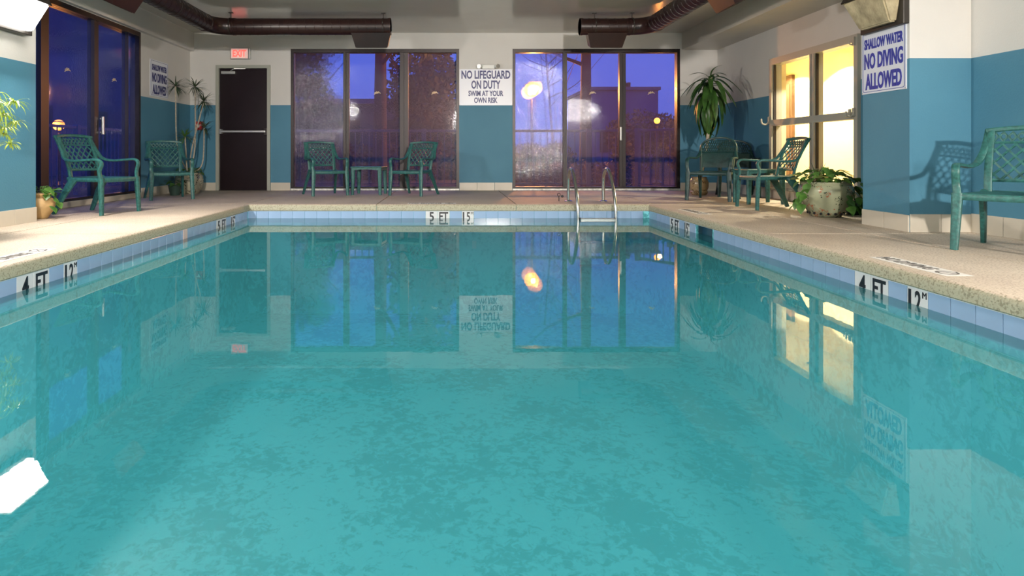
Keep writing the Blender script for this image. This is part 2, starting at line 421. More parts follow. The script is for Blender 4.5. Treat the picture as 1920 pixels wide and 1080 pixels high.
struct('wall_right', wallbm([
    (XRW, XRW+T, RW[1], YB+.1, -.3, 3), (XRW, XRW+T, 5.9, RW[0], -.3, 3),
    (XRW, XRW+T, RW[0], RW[1], RW[3], 3), (XRW, XRW+T, RW[0], RW[1], -.3, RW[2])]), M_wall)
struct('wall_right_front', wallbm([(3.80, 5.0, 5.3, 5.9, -.3, 3), (4.31, 5.0, -7, 5.3, -.3, 3)]), M_wallR)
struct('wall_front', wallbm([(-5.0, 5.0, -7.2, -7, -.3, 3)]), M_wall)
struct('ceiling', wallbm([(-5.0, 5.0, -7.2, YB+.2, CEIL, CEIL+.2)]), M_ceil)
struct('trim_1', wallbm([(4.08, XRW, 5.9, YB, 2.48, CEIL)]), M_soffit)   # soffit along the right wall

# base tiles, one object each
BT = .138
bt_parent = struct('baseboard_back'); 
def base_run(parent, p0, p1, nrm, n, h=BT, z0=0.0):
    p0, p1 = Vector(p0+(0,)), Vector(p1+(0,)); L = (p1-p0).length; w = L/n
    t = (p1-p0)/L; ang = math.atan2(nrm[1], nrm[0]) + PI/2
    bm = box(-w/2+.002, w/2-.002, -.012, .004, z0, h, bev=.002); me = mesh_of('base_tile', bm); me.materials.append(M_base)
    for i in range(n):
        c = p0 + t*w*(i+.5)
        o = D.objects.new('base_tile', me); C.objects.link(o); o.parent = parent
        o.location = (c.x, c.y, 0); o.rotation_euler = (0, 0, ang)
base_run(bt_parent, (WX1[1]+.004, YB), (WX2[0]-.004, YB), (0,-1), 3)
base_run(bt_parent, (DX[1]+.004, YB), (WX1[0]-.004, YB), (0,-1), 1)
base_run(bt_parent, (-4.58, YB), (DX[0]-.004, YB), (0,-1), 2)
base_run(bt_parent, (WX2[1]+.004, YB), (4.69, YB), (0,-1), 2)
bl = struct('baseboard_left')
base_run(bl, (XLW, LW[1]+.01), (XLW, YB-.02), (1,0), 6)
base_run(bl, (-3.98, -.35), (-3.98, 6.14), (1,0), 21)
brr = struct('baseboard_right')
base_run(brr, (XRW, 5.92), (XRW, YB-.02), (-1,0), 17, h=.15)
base_run(brr, (3.80, 5.30), (3.80, 5.90), (-1,0), 2, h=.14)
base_run(brr, (3.80, 5.30), (4.31, 5.30), (0,-1), 2, h=.148)
base_run(brr, (4.31, -.6), (4.31, 5.29), (-1,0), 19, h=.155)

# ------------------------------------------------------------------ floor slabs, coping, basin
SK_ = (6.24, 6.68)
fl = struct('floor', wallbm([(-5, XL-.03, -7.2, YB+.1, -.3, -.03), (XR+.03, XR+.04, -7.2, SK_[0], -.3, -.03), (XR+.03, XR+.04, SK_[1], YB+.1, -.3, -.03), (XR+.45, 5, -7.2, YB+.1, -.3, -.03),
     (XR+.04, XR+.45, -7.2, 6.24, -.3, -.03), (XR+.04, XR+.45, 6.68, YB+.1, -.3, -.03), (XR+.03, XR+.45, 6.24, 6.68, -.045, -.03),
     (XL-.03, XR+.03, YF+.03, YB+.1, -.3, -.03), (XL-.03, XR+.03, -7.2, YN-.03, -.3, -.03)]), M_joint)
OH = .015; CW = .085
lx, rx, fy, ny = XL+OH-CW, XR-OH+CW, YF-OH+CW, YN+OH-CW      # deck side of the coping
G = .008
def slab(x0, x1, y0, y1):
    obj('deck_slab', box(x0+G, x1-G, y0+G, y1-G, -.03, 0, bev=.003), M_deck, fl)
ys = [-7.0, -4.2, ny, 2.2, 5.2, fy]
for a, b in zip(ys, ys[1:]):
    slab(-4.62 if a > 6 else -4.0, -3.62, a, b)
    slab(-3.62, lx+G, a, b)
    slab(rx-G, 3.39, a, b)
    slab(3.39, 4.32 if b < 5.3 else 4.72, a, b)
slab(-4.62, -4.0, 6.15, fy) if False else None
slab(-4.61, lx, fy, YB); slab(lx, -.95, fy-G, YB); slab(-.95, .84, fy-G, YB); slab(.84, rx, fy-G, YB); slab(rx, 4.72, fy, YB)
slab(lx, rx, -7.0, -4.2); slab(lx, rx, -4.2, ny)
# the strip of deck in front of the left window wall
obj('deck_slab', box(-4.62, -4.0-G, 6.15, fy-G, -.03, 0), M_deck, fl)

pool = struct('pool_basin')
prof = [(CW,0),(.035,0),(.018,-.004),(.007,-.014),(.001,-.028),(0,-.045),(0,-.076),(.006,-.083),(.045,-.083),(.045,-.0299),(CW,-.0299)]
def coping(side, a, b, ma, mb):
    """side l/r/f/n; a..b run; ma/mb mitre flags"""
    bm = bmesh.new(); rings = []
    nn = max(2, int((b-a)/.25))
    for i in range(nn+1):
        t = i/nn; ring = []
        for d, z in prof:
            aa = a - d if ma else a; bb = b + d if mb else b
            s = aa + (bb-aa)*t
            p = {'l': (XL+OH-d, s, z), 'r': (XR-OH+d, s, z), 'f': (s, YF-OH+d, z), 'n': (s, YN+OH-d, z)}[side]
            ring.append(bm.verts.new(p))
        rings.append(ring)
    k = len(prof)
    for r0, r1 in zip(rings, rings[1:]):
        for j in range(k): bm.faces.new((r0[j], r0[(j+1) % k], r1[(j+1) % k], r1[j]))
    bm.faces.new(rings[0]); bm.faces.new(rings[-1][::-1])
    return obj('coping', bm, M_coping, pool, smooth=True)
e = .003
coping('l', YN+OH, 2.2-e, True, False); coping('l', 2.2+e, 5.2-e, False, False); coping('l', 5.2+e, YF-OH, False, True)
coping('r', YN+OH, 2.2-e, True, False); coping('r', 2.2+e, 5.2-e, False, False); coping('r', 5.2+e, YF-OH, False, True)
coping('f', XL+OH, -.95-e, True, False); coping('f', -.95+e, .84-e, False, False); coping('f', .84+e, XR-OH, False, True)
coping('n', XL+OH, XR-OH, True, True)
SK = (6.255, 6.665)
TZ0, TZ1 = -.236, -.088
g_ = .008
obj('basin_wall', wallbm([(XL-.03, XL-g_, YN-.03, YF+.03, -1.42, -.03), (XR+g_, XR+.03, YN, SK[0], -1.42, -.03), (XR+g_, XR+.03, SK[1], YF+.03, -1.42, -.03),
     (XR+g_, XR+.03, SK[0], SK[1], -1.42, TZ0), (XR+g_, XR+.03, SK[0], SK[1], TZ1, -.03),
     (XL-.03, XR+.03, YF+g_, YF+.03, -1.42, -.03), (XL-.03, XR+.03, YN-.03, YN-g_, -1.42, -.03)]), M_basin, pool)
obj('basin_floor', box(XL-.03, XR+.03, YN-.03, YF+.03, -1.5, -1.40), M_basin, pool)
obj('grout_line', wallbm([(XL-g_, XL+.003, YN, YF, TZ1, -.083), (XR-.003, XR+g_, YN, YF, TZ1, -.083), (XL, XR, YF-.003, YF+g_, TZ1, -.083)]), M_grout, pool)
tag(obj('skimmer_throat', wallbm([(XR+.4, XR+.42, SK[0], SK[1], -.30, -.05), (XR+.03, XR+.4, SK[0]-.012, SK[0], -.30, -.05), (XR+.03, XR+.4, SK[1], SK[1]+.012, -.30, -.05), (XR+.03, XR+.4, SK[0], SK[1], -.31, -.30)]),
     mat('skimmer_plastic', (.05, .12, .17), rough=.3), pool), 'dark open skimmer mouth in the tile band')
tw = .155
obj('skimmer_weir', box(XR+.07, XR+.08, SK[0], SK[1], -.30, -.05), mat('weir_blue', (.02, .07, .12), rough=.25), pool)
def tile_mesh(m, w=tw):
    me = mesh_of('tile', box(-w/2+.0012, w/2-.0012, -.0, .009, TZ0+.001, TZ1-.001, bev=.0015)); me.materials.append(m); return me
ME_t, ME_w, ME_p = tile_mesh(M_tile), tile_mesh(M_tilew), tile_mesh(M_tilep, .1)
def tile(x, y, rz, me=ME_t, letters=None):
    o = D.objects.new('tile', me); C.objects.link(o); o.parent = pool; o.location = (x, y, 0); o.rotation_euler = (0, 0, rz)
    if letters:
        o['label'] = 'white tile with black depth marking'
        for s, cx, w, h, cz in letters:
            b = text_fit(s, w, h, bold=.0022 if h > .05 else .0); 
            bmesh.ops.translate(b, verts=b.verts, vec=(cx, -.001, cz))
            obj('lettering', b, M_black, o)
    return o
zc = (TZ0+TZ1)/2 + .006
L4 = [('4', 0, .06, .112, zc)]; L5 = [('5', 0, .06, .112, zc)]; LFT = [('FT', 0, .115, .112, zc)]
L12 = [('1', -.056, .020, .112, zc), ('2', .006, .044, .112, zc), ('M', .054, .030, .034, zc+.04)]
L15 = [('1', -.056, .020, .112, zc), ('5', .006, .044, .112, zc), ('M', .054, .030, .034, zc+.04)]
def run(side):
    if side == 'l':
        marks = {0: L4, 1: LFT, 3: L12}; y0 = 3.82
        for k in range(-33, 29):
            y = y0 + tw*(k+.5)
            if y-tw/2 < YN or y+tw/2 > YF+.06: continue
            m = marks.get(k) or {21: L5, 22: LFT, 24: L15}.get(k)
            tile(XL, y, PI/2, ME_w if m else ME_t, m)
        tile(XL+.004, 6.24, PI/2, ME_p)
    elif side == 'r':
        y0 = 4.04
        for k in range(-27, 36):
            y = y0 - tw*(k+.5)
            if y-tw/2 < YN or y+tw/2 > YF+.06: continue
            if SK[0]-.02 < y < SK[1]+.02: continue
            m = {0: L4, 1: LFT, 3: L12, -22: L5, -21: LFT, -19: L15, }.get(k)
            tile(XR, y, -PI/2, ME_w if m else ME_t, m)
    else:
        x0 = -.322
        for k in range(-15, 20):
            x = x0 + tw*(k+.5)
            if x-tw/2 < XL-.06 or x+tw/2 > XR+.06: continue
            m = {0: L5, 1: LFT, 3: L15}.get(k)
            tile(x, YF, 0, ME_w if m else ME_t, m)
run('l'); run('r'); run('f')
obj('return_fitting', box(.275, .33, YF-.002, YF+.02, -.57, -.47, bev=.004), M_white, pool)

wtr = obj('pool_water', box(XL-.02, XR+.42, YN-.02, YF+.02, -1.45, WATER_Z), M_water)
if 1:
    # keep only the free surface and a body for absorption
    nt = M_water.node_tree; va = nt.nodes.new('ShaderNodeVolumeAbsorption'); va.inputs[0].default_value = (.25, .86, .93, 1); va.inputs[1].default_value = .24
    nt.links.new(va.outputs[0], nt.nodes['Material Output'].inputs['Volume'])
tag(wtr, 'still turquoise water filling the swimming pool', 'water', kind='stuff')

# deck markings
def deck_marking(x, y, rz, label, w=.50):
    t = thing('no_diving_marking', label, 'marking', (x, y, 0.0005), rz, 'no diving markings on the pool deck')
    obj('marking_ground', box(-w/2-.05, w/2+.16, -.075, .075, 0, .0012), M_chipw, t)
    b = text_fit('NO DIVING', w, .085, bold=.002, mode='floor'); bmesh.ops.translate(b, verts=b.verts, vec=(-.03, 0, .0016)); obj('lettering', b, M_worn, t)
    b = bmesh.new()
    ring = [(w/2+.07+.05*math.cos(a), .05*math.sin(a), .002) for a in [2*PI*i/24 for i in range(25)]]
    sweep(b, ring, .006, .001, 4, up=(0,0,1) if False else (1,0,0), close=False)
    sweep(b, [(w/2+.07-.035, -.035, .002), (w/2+.07+.035, .035, .002)], .006, .001, 4)
    obj('prohibition_ring', b, M_worn, t)
deck_marking(2.70, 3.76, -PI/2, 'worn no diving marking on the right deck, the near one', .42)
deck_marking(-2.76, 4.0, PI/2, 'worn no diving marking on the left pool deck', .42)
deck_marking(-.30, YF+.13, 0, 'worn no diving marking on the far deck under the lifeguard sign', .42)
deck_marking(2.72, 7.2, -PI/2, 'worn no diving marking on right deck close to the far corner', .42)

# ------------------------------------------------------------------ windows
def palm_decal(parent, x, z, s=1.0, y=-.012):
    b = bmesh.new()
    for a in (20, 60, 110, 150, 185):
        r = math.radians(a); p = [(x, y, z), (x+.03*s*math.cos(r), y, z+.03*s*math.sin(r)), (x+.055*s*math.cos(r), y, z+.04*s*math.sin(r)-.015*s)]
        sweep(b, cr_path(p, 3), .006*s, .001, 4, up=(0, 0, 1))
    obj('palm_decal', b, M_gold, parent)
def slider(name, W_, muls, glassl, handle=None, decals=(), inv=False):
    """window facing -Y in local space: W_=(x0,x1,z0,z1), muls = [(xa,xb)]"""
    x0, x1, z0, z1 = W_; w = D.objects.new(name, None); C.objects.link(w); w['kind'] = 'structure'
    f = .05
    fr = obj('window_frame', wallbm([(x0, x0+f, -.02, .12, z0, z1), (x1-f, x1, -.02, .12, z0, z1), (x0+f, x1-f, -.02, .12, z1-f-.015, z1), (x0+f, x1-f, -.02, .12, z0, z0+.03)]), M_bronze, w)
    edges = [x0+f] + [v for m in muls for v in m] + [x1-f]
    for a, b in muls:
        c = (a+b)/2
        obj('mullion', wallbm([(a, c-.004, -.005, .09, z0+.03, z1-f-.015), (c+.004, b, .012, .1, z0+.03, z1-f-.015), (c-.004, c+.004, .02, .09, z0+.03, z1-f-.015)]), M_bronze2, w)
    for i in range(0, len(edges), 2):
        obj('glass_pane', box(edges[i]+.001, edges[i+1]-.001, .04, .048, z0+.031, z1-f-.016), glassl[i//2], w)
    if handle:
        hx, hz = handle
        b = box(hx-.018, hx+.018, -.05, -.02, hz-.12, hz+.12, bev=.008); bx(b, hx-.01, hx+.01, -.02, 0, hz-.1, hz-.08); bx(b, hx-.01, hx+.01, -.02, 0, hz+.08, hz+.1)
        obj('pull_handle', b, M_alu, w)
    for dx_, dz_, txt in decals:
        palm_decal(w, dx_, dz_, 1.1, .036)
        if txt:
            b = text_fit(txt, .42, .05, bold=.001); bmesh.ops.translate(b, verts=b.verts, vec=(dx_, .037, dz_-.12)); obj('faint_lettering', b, M_faint, w)
    return w
w1 = slider('window_1', WX1, [(-1.90, -1.80), (-.90, -.75)], [M_glasswet, M_glass, M_glass], None, [(-1.30, 1.72, None), (-.28, 1.72, None)])
w1.location = (0, YB+.02, 0)
obj('threshold', box(WX1[0], WX1[1], -.03, .12, 0, .034, bev=.004), M_thresh, w1)
w2 = slider('window_2', WX2, [(1.99, 2.06), (2.985, 3.10)], [M_glasswet, M_glass, M_glass], (3.0, 1.0), [(2.52, 1.72, None), (3.56, 1.72, None)])
w2.location = (0, YB+.02, 0)
obj('threshold', box(WX2[0], WX2[1], -.03, .12, 0, .034, bev=.004), M_thresh, w2)
# left sliding doors: local x runs along world +Y, face towards +X
w3 = slider('window_3', (LW[0], LW[1], LW[2], LW[3]), [(7.21, 7.38), (8.29, 8.42), (9.16, 9.19)], [M_glasswet, M_glass, M_glass, M_glass], (8.44, 1.02), [(7.78, 1.66, None), (8.86, 1.66, None)])
w3.rotation_euler = (0, 0, PI/2); w3.location = (XLW-.02, 0, 0)
obj('window_sill', box(LW[0], LW[1], -.03, .1, .002, .074, bev=.004), M_base, w3)

# window into the hall
w4 = struct('window_4')
zf0, zf1, zr = RW[2], RW[3], 1.095
def rb(x0, x1, y0, y1, z0, z1): return (x0, x1, y0, y1, z0, z1)
obj('window_frame', wallbm([(4.67, 4.82, RW[0], RW[0]+.07, zf0, zf1), (4.67, 4.82, RW[1]-.07, RW[1], zf0, zf1),
    (4.67, 4.82, RW[0]+.07, RW[1]-.07, zf1-.09, zf1), (4.67, 4.82, RW[0]+.07, RW[1]-.07, zf0, zf0+.09)]), M_win, w4)
obj('window_rail', box(4.675, 4.80, RW[0]+.07, RW[1]-.07, zr-.045, zr+.045), M_win, w4)
for a, b in ((zf0+.09, zr-.045), (zr+.045, zf1-.09)):
    obj('mullion', wallbm([(4.675, 4.80, 8.245, 8.29, a, b), (4.69, 4.79, 8.29, 8.315, a, b), (4.675, 4.80, 8.315, 8.345, a, b)]), M_win, w4)
    for c, d in ((RW[0]+.07, 8.245), (8.345, RW[1]-.07)):
        obj('glass_pane', box(4.735, 4.741, c+.001, d-.001, a+.001, b-.001), M_glassclear, w4)
        obj('glazing_bead', wallbm([(4.70, 4.735, c, c+.012, a, b), (4.70, 4.735, d-.012, d, a, b)]), M_bronze2, w4)
obj('window_jamb', wallbm([(4.825, 4.915, RW[0]-.002, RW[0]+.012, zf0, zf1), (4.825, 4.915, RW[1]-.012, RW[1]+.002, zf0, zf1), (4.825, 4.915, RW[0]+.012, RW[1]-.012, zf1-.012, zf1+.002), (4.825, 4.915, RW[0]+.012, RW[1]-.012, zf0-.002, zf0+.012)]), M_cream, w4)
obj('window_sill', box(4.655, 4.72, RW[0]-.02, RW[1]+.02, zf0-.03, zf0, bev=.004), M_doorf, w4)

# hooks on the hall window frame
def hook(x, y, z, flip, label, s=1.0):
    b = bmesh.new()
    pts = [(0, 0, .05*s), (0, 0, 0), (-.03*s, .0, -.035*s), (-.075*s, 0, -.02*s), (-.085*s, 0, .03*s)]
    sweep(b, cr_path(pts, 5), .010*s, .010*s, 8, up=(0, 1, 0))
    bx(b, -.005, .012, -.02, .02, -.03, .07)
    o = obj('wall_hook', b, M_win, None, (x, y, z), smooth=True)
    tag(o, label, 'hook', 'white metal hooks on the hall window frame')
hook(4.655, 9.37, 1.12, 0, 'white hook at the far end of the hall window rail', 1.3)
hook(4.655, 7.40, 1.93, 0, 'small white hook at the top near corner of the hall window', .6)
hook(4.655, 7.40, 1.11, 0, 'white hook at the near end of the hall window rail')
hook(4.655, 7.47, 1.10, 0, 'second white hook beside the near end hook of the hall window rail', .8)

# ------------------------------------------------------------------ door
dr = struct('door_1'); dr.location = (0, YB, 0)
obj('door_frame', wallbm([(DX[0], DX[0]+.055, -.03, .12, 0, DX[3]), (DX[1]-.055, DX[1], -.03, .12, 0, DX[3]), (DX[0]+.055, DX[1]-.055, -.03, .12, DX[3]-.055, DX[3])]), M_doorf, dr)
obj('door_leaf', box(DX[0]+.058, DX[1]-.058, .02, .065, .012, DX[3]-.058, bev=.002), M_door, dr)
b = box(-4.06, -3.26, -.055, -.02, 1.02, 1.06, bev=.008); bx(b, -4.07, -4.03, -.05, .02, 1.0, 1.08)
pb = obj('panic_bar', b, M_alu, dr)
obj('latch_case', box(-3.29, -3.235, -.05, .02, .97, 1.10, bev=.006), M_bronze, pb)
cl = obj('door_closer', box(-4.04, -3.80, -.045, .02, 2.05, 2.10, bev=.006), M_alu, dr)
b = bmesh.new(); sweep(b, [(-3.88, -.03, 2.105), (-3.80, -.07, 2.14), (-3.62, -.02, 2.145)], .009, .006, 6); obj('closer_arm', b, M_alu, cl)
obj('threshold', box(DX[0]+.055, DX[1]-.055, -.03, .12, 0, .012), M_bronze, dr)

# ------------------------------------------------------------------ hall beyond the right window
HX = 6.4
hall = struct('wall_hall', wallbm([(HX, HX+.1, 5.2, 12.4, -.3, 2.6), (XRW+T, HX, 12.3, 12.4, -.3, 2.6), (XRW+T, HX, 5.1, 5.2, -.3, 2.6)]), M_cream)
struct('ceiling_hall', wallbm([(XRW+T, HX+.1, 5.1, 12.4, 2.36, 2.46)]), M_cream)
struct('floor_hall', wallbm([(XRW+T, HX+.1, 5.1, 12.4, -.1, 0)]), mat('hall_carpet', (.35, .27, .16), rough=.9))
struct('wall_hall_inner', wallbm([(XRW+T, XRW+T+.012, 5.2, RW[0], 0, 2.36), (XRW+T, XRW+T+.012, RW[1], 12.3, 0, 2.36)]), M_cream)
hd = struct('door_2'); 
obj('door_leaf', box(HX-.06, HX-.001, 11.90, 12.22, 0, 2.12, bev=.004), M_hdoor, hd)
obj('door_panel', box(HX-.068, HX-.06, 11.96, 12.16, .2, 1.95, bev=.003), M_hdoor, hd)
th = obj('thermostat', box(HX-.09, HX-.07, 11.93, 12.05, .70, .86, bev=.01), M_white); tag(th, 'small white box on dark hall door', 'switch box')
for i, (x, y) in enumerate(((5.8, 10.30), (5.8, 8.2), (5.8, 11.75))):
    t = thing('downlight', ['round white downlight in hall ceiling, middle one', 'round white downlight in hall ceiling, nearest one', 'round white downlight in hall ceiling by the dark door'][i], 'ceiling light', (x, y, 2.36), 0, 'round downlights in the hall ceiling')
    b = bmesh.new(); lathe(b, [(.11, -.006), (.11, 0), (.07, 0), (.07, -.006)]); obj('trim_ring', b, M_white, t)
    b = bmesh.new(); lathe(b, [(.072, -.003), (.072, 0)]); obj('bulb', b, mat('downlight_glow', (1, 1, 1), emit=(1, .85, .55), estr=12), t)
    ld = D.lights.new('downlight', 'SPOT'); ld.spot_size = 2.25; ld.spot_blend = .12; ld.shadow_soft_size = .03; ld.energy = 150; ld.color = (1, .86, .64)
    lo = D.objects.new('downlight_light', ld); C.objects.link(lo); lo.parent = t; lo.location = (0, 0, -.02)

# ------------------------------------------------------------------ lamps
def wall_pack(loc, rz, label, on, power=LAMP_W, rear=False):
    """facing -Y locally: slanted housing above a prismatic wedge lens"""
    t = thing('wall_pack_lamp', label, 'wall lamp', loc, rz, 'wall pack lamps of the pool room')
    w = .28
    b = bmesh.new()
    hexa(b, [(-w, -.24, .16), (w, -.24, .16), (w, 0, .16), (-w, 0, .16), (-w*.86, -.15, .34), (w*.86, -.15, .34), (w*.86, 0, .34), (-w*.86, 0, .34)])
    bmesh.ops.bevel(b, geom=b.edges[:], offset=.008, segments=2, affect='EDGES')
    hs = obj('housing', b, M_housing, t)
    b = box(-w, w, -.05, .05 if on and not rear else 0, -.12, .165, bev=.006); obj('back_plate', b, M_housing, t)
    b = bmesh.new()
    hexa(b, [(-w*.72, -.11, -.09), (w*.72, -.11, -.09), (w*.72, -.05, -.09), (-w*.72, -.05, -.09), (-w*.93, -.225, .16), (w*.93, -.225, .16), (w*.93, -.05, .16), (-w*.93, -.05, .16)])
    bmesh.ops.bevel(b, geom=b.edges[:], offset=.012, segments=2, affect='EDGES')
    obj('lens', b, (M_lensrear if rear else M_lenson) if on else M_lens, t)
    if on:
        ld = D.lights.new('lamp', 'AREA'); ld.shape = 'RECTANGLE'; ld.size = .38; ld.size_y = .22; ld.energy = power; ld.color = LAMP_COL
        lo = D.objects.new('lamp_light', ld); C.objects.link(lo); lo.parent = t; lo.location = (0, -.19, .03); lo.rotation_euler = (-PI/2+.43, 0, 0)
    return t
wall_pack((-3.93, 5.66, 1.86), PI/2, 'glowing wall lamp on the near left wall by the window edge', True, LAMP_W)
wall_pack((3.80, 5.58, 1.85), -PI/2, 'unlit wall lamp with amber lens above the right no diving sign', False)
wall_pack((-3.98, 1.5, 2.03), PI/2, 'lit wall lamp on left wall behind the camera', True, REAR_W, True)
wall_pack((4.31, 1.5, 2.03), -PI/2, 'lit wall lamp on right wall behind the camera', True, REAR_W, True)
wall_pack((1.6, -7.0, 2.2), PI, 'unseen fill lamp added on the front wall behind the camera', True, FRONT_W, True)  # unseen lamp added as frontal fill; the pier hides its reflection

# ------------------------------------------------------------------ signs
def sign(name, label, loc, rz, w, h, lines, m_txt, border=None):
    t = thing(name, label, 'sign', loc, rz)
    obj('sign_panel', box(-w/2, w/2, -.006, 0, -h/2, h/2), M_sign, t)
    for s, cz, tw_, th_ in lines:
        b = text_fit(s, tw_, th_, bold=.0034); bmesh.ops.translate(b, verts=b.verts, vec=(0, -.0075, cz)); obj('lettering', b, m_txt, t)
    if border:
        i = .018; q = .006; r = .02
        b = bmesh.new(); a, c = w/2-i, h/2-i
        pts = []
        for sx_, sz_, a0 in ((1, 1, 0), (-1, 1, 90), (-1, -1, 180), (1, -1, 270)):
            for k in range(4):
                an = math.radians(a0+30*k); pts.append(((a-r)*sx_+r*math.cos(an), -.0075, (c-r)*sz_+r*math.sin(an)))
        pts.append(pts[0])
        sweep(b, pts, .001, q/2, 4, up=(0, 1, 0), close=False); obj('border_line', b, m_txt, t)
    for sx_ in (-1, 1):
        for sz_ in (-1, 1):
            b = bmesh.new(); sweep(b, [(sx_*(w/2-.01), -.010, sz_*(h/2-.01)), (sx_*(w/2-.01), -.004, sz_*(h/2-.01))], .005, .005, 8); obj('screw', b, M_alu, t)
    return t
sz = (130, 197)
zt, zb = .65+158*.00942, .65+90.5*.00942
sign('lifeguard_sign', 'white sign reading NO LIFEGUARD ON DUTY between the back windows', (.621, YB-.001, (zt+zb)/2), 0, .93, zt-zb,
     [('NO LIFEGUARD', .222, .862, .15), ('ON DUTY', .046, .514, .15), ('SWIM AT YOUR', -.108, .617, .10), ('OWN RISK', -.230, .414, .10)], M_navy)
dl = [('SHALLOW WATER', .165, .50, .095), ('NO DIVING', 0.01, .50, .145), ('ALLOWED', -.175, .47, .15)]
sign('diving_sign', 'white sign reading SHALLOW WATER NO DIVING ALLOWED on the near right pillar', (3.799, 5.615, 1.475), -PI/2, .575, .568, dl, M_blue, 1)
sign('diving_sign', 'small white no diving sign on far left wall beside the glass doors', (XLW+.001, 10.095, 1.823), PI/2, .62, .566, dl, M_navy, 1)

t = thing('exit_sign', 'exit sign with glowing red letters above the brown door', 'exit sign', (-3.70, YB-.001, 2.41))
obj('sign_box', box(-.175, .175, -.05, 0, -.10, .10, bev=.006), M_alu, t)
obj('sign_face', box(-.16, .135, -.056, -.05, -.085, .085), mat('exit_face', (.72, .62, .58), emit=(1, .45, .4), estr=.12), t)
b = text_fit('EXIT', .235, .12, bold=.003); bmesh.ops.translate(b, verts=b.verts, vec=(-.012, -.058, 0)); obj('lettering', b, mat('exit_red', (.7, .05, .04), emit=(1, .10, .08), estr=.5), t)

t = thing('emergency_light', 'white twin head emergency light above the lifeguard sign', 'emergency light', (.66, YB-.001, 2.155))
obj('battery_case', box(-.11, .11, -.06, 0, -.02, .06, bev=.01), M_white, t)
for s_ in (-1, 1):
    b = bmesh.new(); sweep(b, [(s_*.11, -.035, .02), (s_*.15, -.07, .03), (s_*.165, -.10, .025)], [.02, .04, .045], [.02, .04, .045], 14); obj('lamp_head', b, M_white, t, smooth=True)
    b = bmesh.new(); sweep(b, [(s_*.165, -.099, .025), (s_*.167, -.104, .0248)], .038, .038, 14); obj('lamp_lens', b, M_alu, t)

t = thing('fire_alarm_pull', 'small red fire alarm pull station on back wall beside the door', 'fire alarm', (-4.43, YB-.001, 1.14))
obj('alarm_case', box(-.06, .06, -.04, 0, -.075, .075, bev=.01), M_red, t)
obj('pull_bar', wallbm([(-.04, .04, -.05, -.04, .0, .022), (-.01, .01, -.05, -.04, -.035, .0)]), M_white, t)

# ------------------------------------------------------------------ ducts
def duct(label, xe, xc, x_boot, sgn):
    """run along the back, bending towards the camera; sgn=-1 left run, +1 right run"""
    z, y, r = 2.572, 9.7, .125
    t = thing('air_duct', label, 'duct', (0, 0, 0), 0, 'brown spiral ducts under the ceiling')
    R = .32
    path = [Vector((xe, y, z)), Vector((xc-sgn*R, y, z))]
    for k in range(1, 7):
        a = k/6*PI/2; path.append(Vector((xc-sgn*R+sgn*R*math.sin(a), y-R+R*math.cos(a), z)))
    y_end = -2.6
    pipe1 = [path[0], path[1]]; elbow = path[1:]; pipe2 = [path[-1], Vector((xc, y_end, z))]
    for nm, pp in (('duct_pipe', pipe1), ('elbow', elbow), ('duct_pipe', pipe2)):
        b = bmesh.new(); rr = r*1.0
        sweep(b, pp, rr, rr, 28, up=(0, 0, 1)); obj(nm, b, M_duct, t, smooth=True)
    # spiral lock seam
    b = bmesh.new()
    for a0, a1 in (pipe1, (pipe2[0], Vector((xc, 3.0, z)))):
        L = (a1-a0).length; d = (a1-a0).normalized(); u = Vector((0, 0, 1)); v = d.cross(u); n = int(L/.13*18)
        pts = [a0+d*L*i/n+(u*math.cos(2*PI*i/18)+v*math.sin(2*PI*i/18))*(r+.001) for i in range(n+1)]
        sweep(b, pts, .004, .003, 4, up=(0, 0, 1))
    tag(obj('spiral_seam', b, M_duct, t, smooth=True))
    for c, ax in ((path[1], 0), (path[-1], 1), (path[0]+Vector((sgn*.02, 0, 0)), 0)):
        b = bmesh.new(); d = Vector((.02, 0, 0)) if ax == 0 else Vector((0, .02, 0))
        sweep(b, [c-d, c+d], r+.006, r+.006, 28, up=(0, 0, 1)); obj('collar', b, M_duct, t, smooth=True)
    # outlet boots, turned down towards the windows
    def boot(cx, cy_, axis, dirv):
        b = bmesh.new(); hw = .30; hn = .24
        dv = Vector(dirv).normalized(); tv = Vector((1, 0, 0)) if axis == 0 else Vector((0, 1, 0)); nv = dv.cross(tv)
        c0 = Vector((cx, cy_, z))+dv*.07; c1 = Vector((cx, cy_, z))+dv*.30
        P = []
        for c, w_, n_ in ((c0, hw, .115), (c1, hn, .105)):
            P += [c-tv*w_-nv*n_, c+tv*w_-nv*n_, c+tv*w_+nv*n_, c-tv*w_+nv*n_]
        hexa(b, P); bt = obj('outlet_boot', b, M_duct, t)
        b = bmesh.new()
        for q in range(5):
            o_ = c1+dv*.003+nv*(-.08+.04*q)
            sweep(b, [o_-tv*(hn-.02), o_+tv*(hn-.02)], .012, .003, 4, up=tuple(nv))
        obj('grille', b, M_housing, bt)
    boot(x_boot, y, 0, (0, .35, -1))
    boot(xc, 7.10, 1, (sgn*.45, 0, -1)); boot(xc, 4.0, 1, (sgn*.45, 0, -1))
    for hx, hy in ((x_boot-sgn*-.0-sgn*.18, y), (xc-sgn*.28, y-.03), (xc, 8.3), (xc, 5.5)):
        b = bmesh.new(); sweep(b, [(hx, hy, z+r), (hx, hy, CEIL)], .006, .006, 8)
        bx(b, hx-.03, hx+.03, hy-.03, hy+.03, CEIL-.008, CEIL)
        sweep(b, [(hx, hy+(r+.004)*math.cos(a), z+(r+.004)*math.sin(a)) for a in [2*PI*k/16 for k in range(17)]] if abs(hy-y) < .1 else
              [(hx+(r+.004)*math.cos(a), hy, z+(r+.004)*math.sin(a)) for a in [2*PI*k/16 for k in range(17)]], .003, .012, 4, up=(0, 0, 1), close=False)
        obj('hanger', b, M_housing, t)
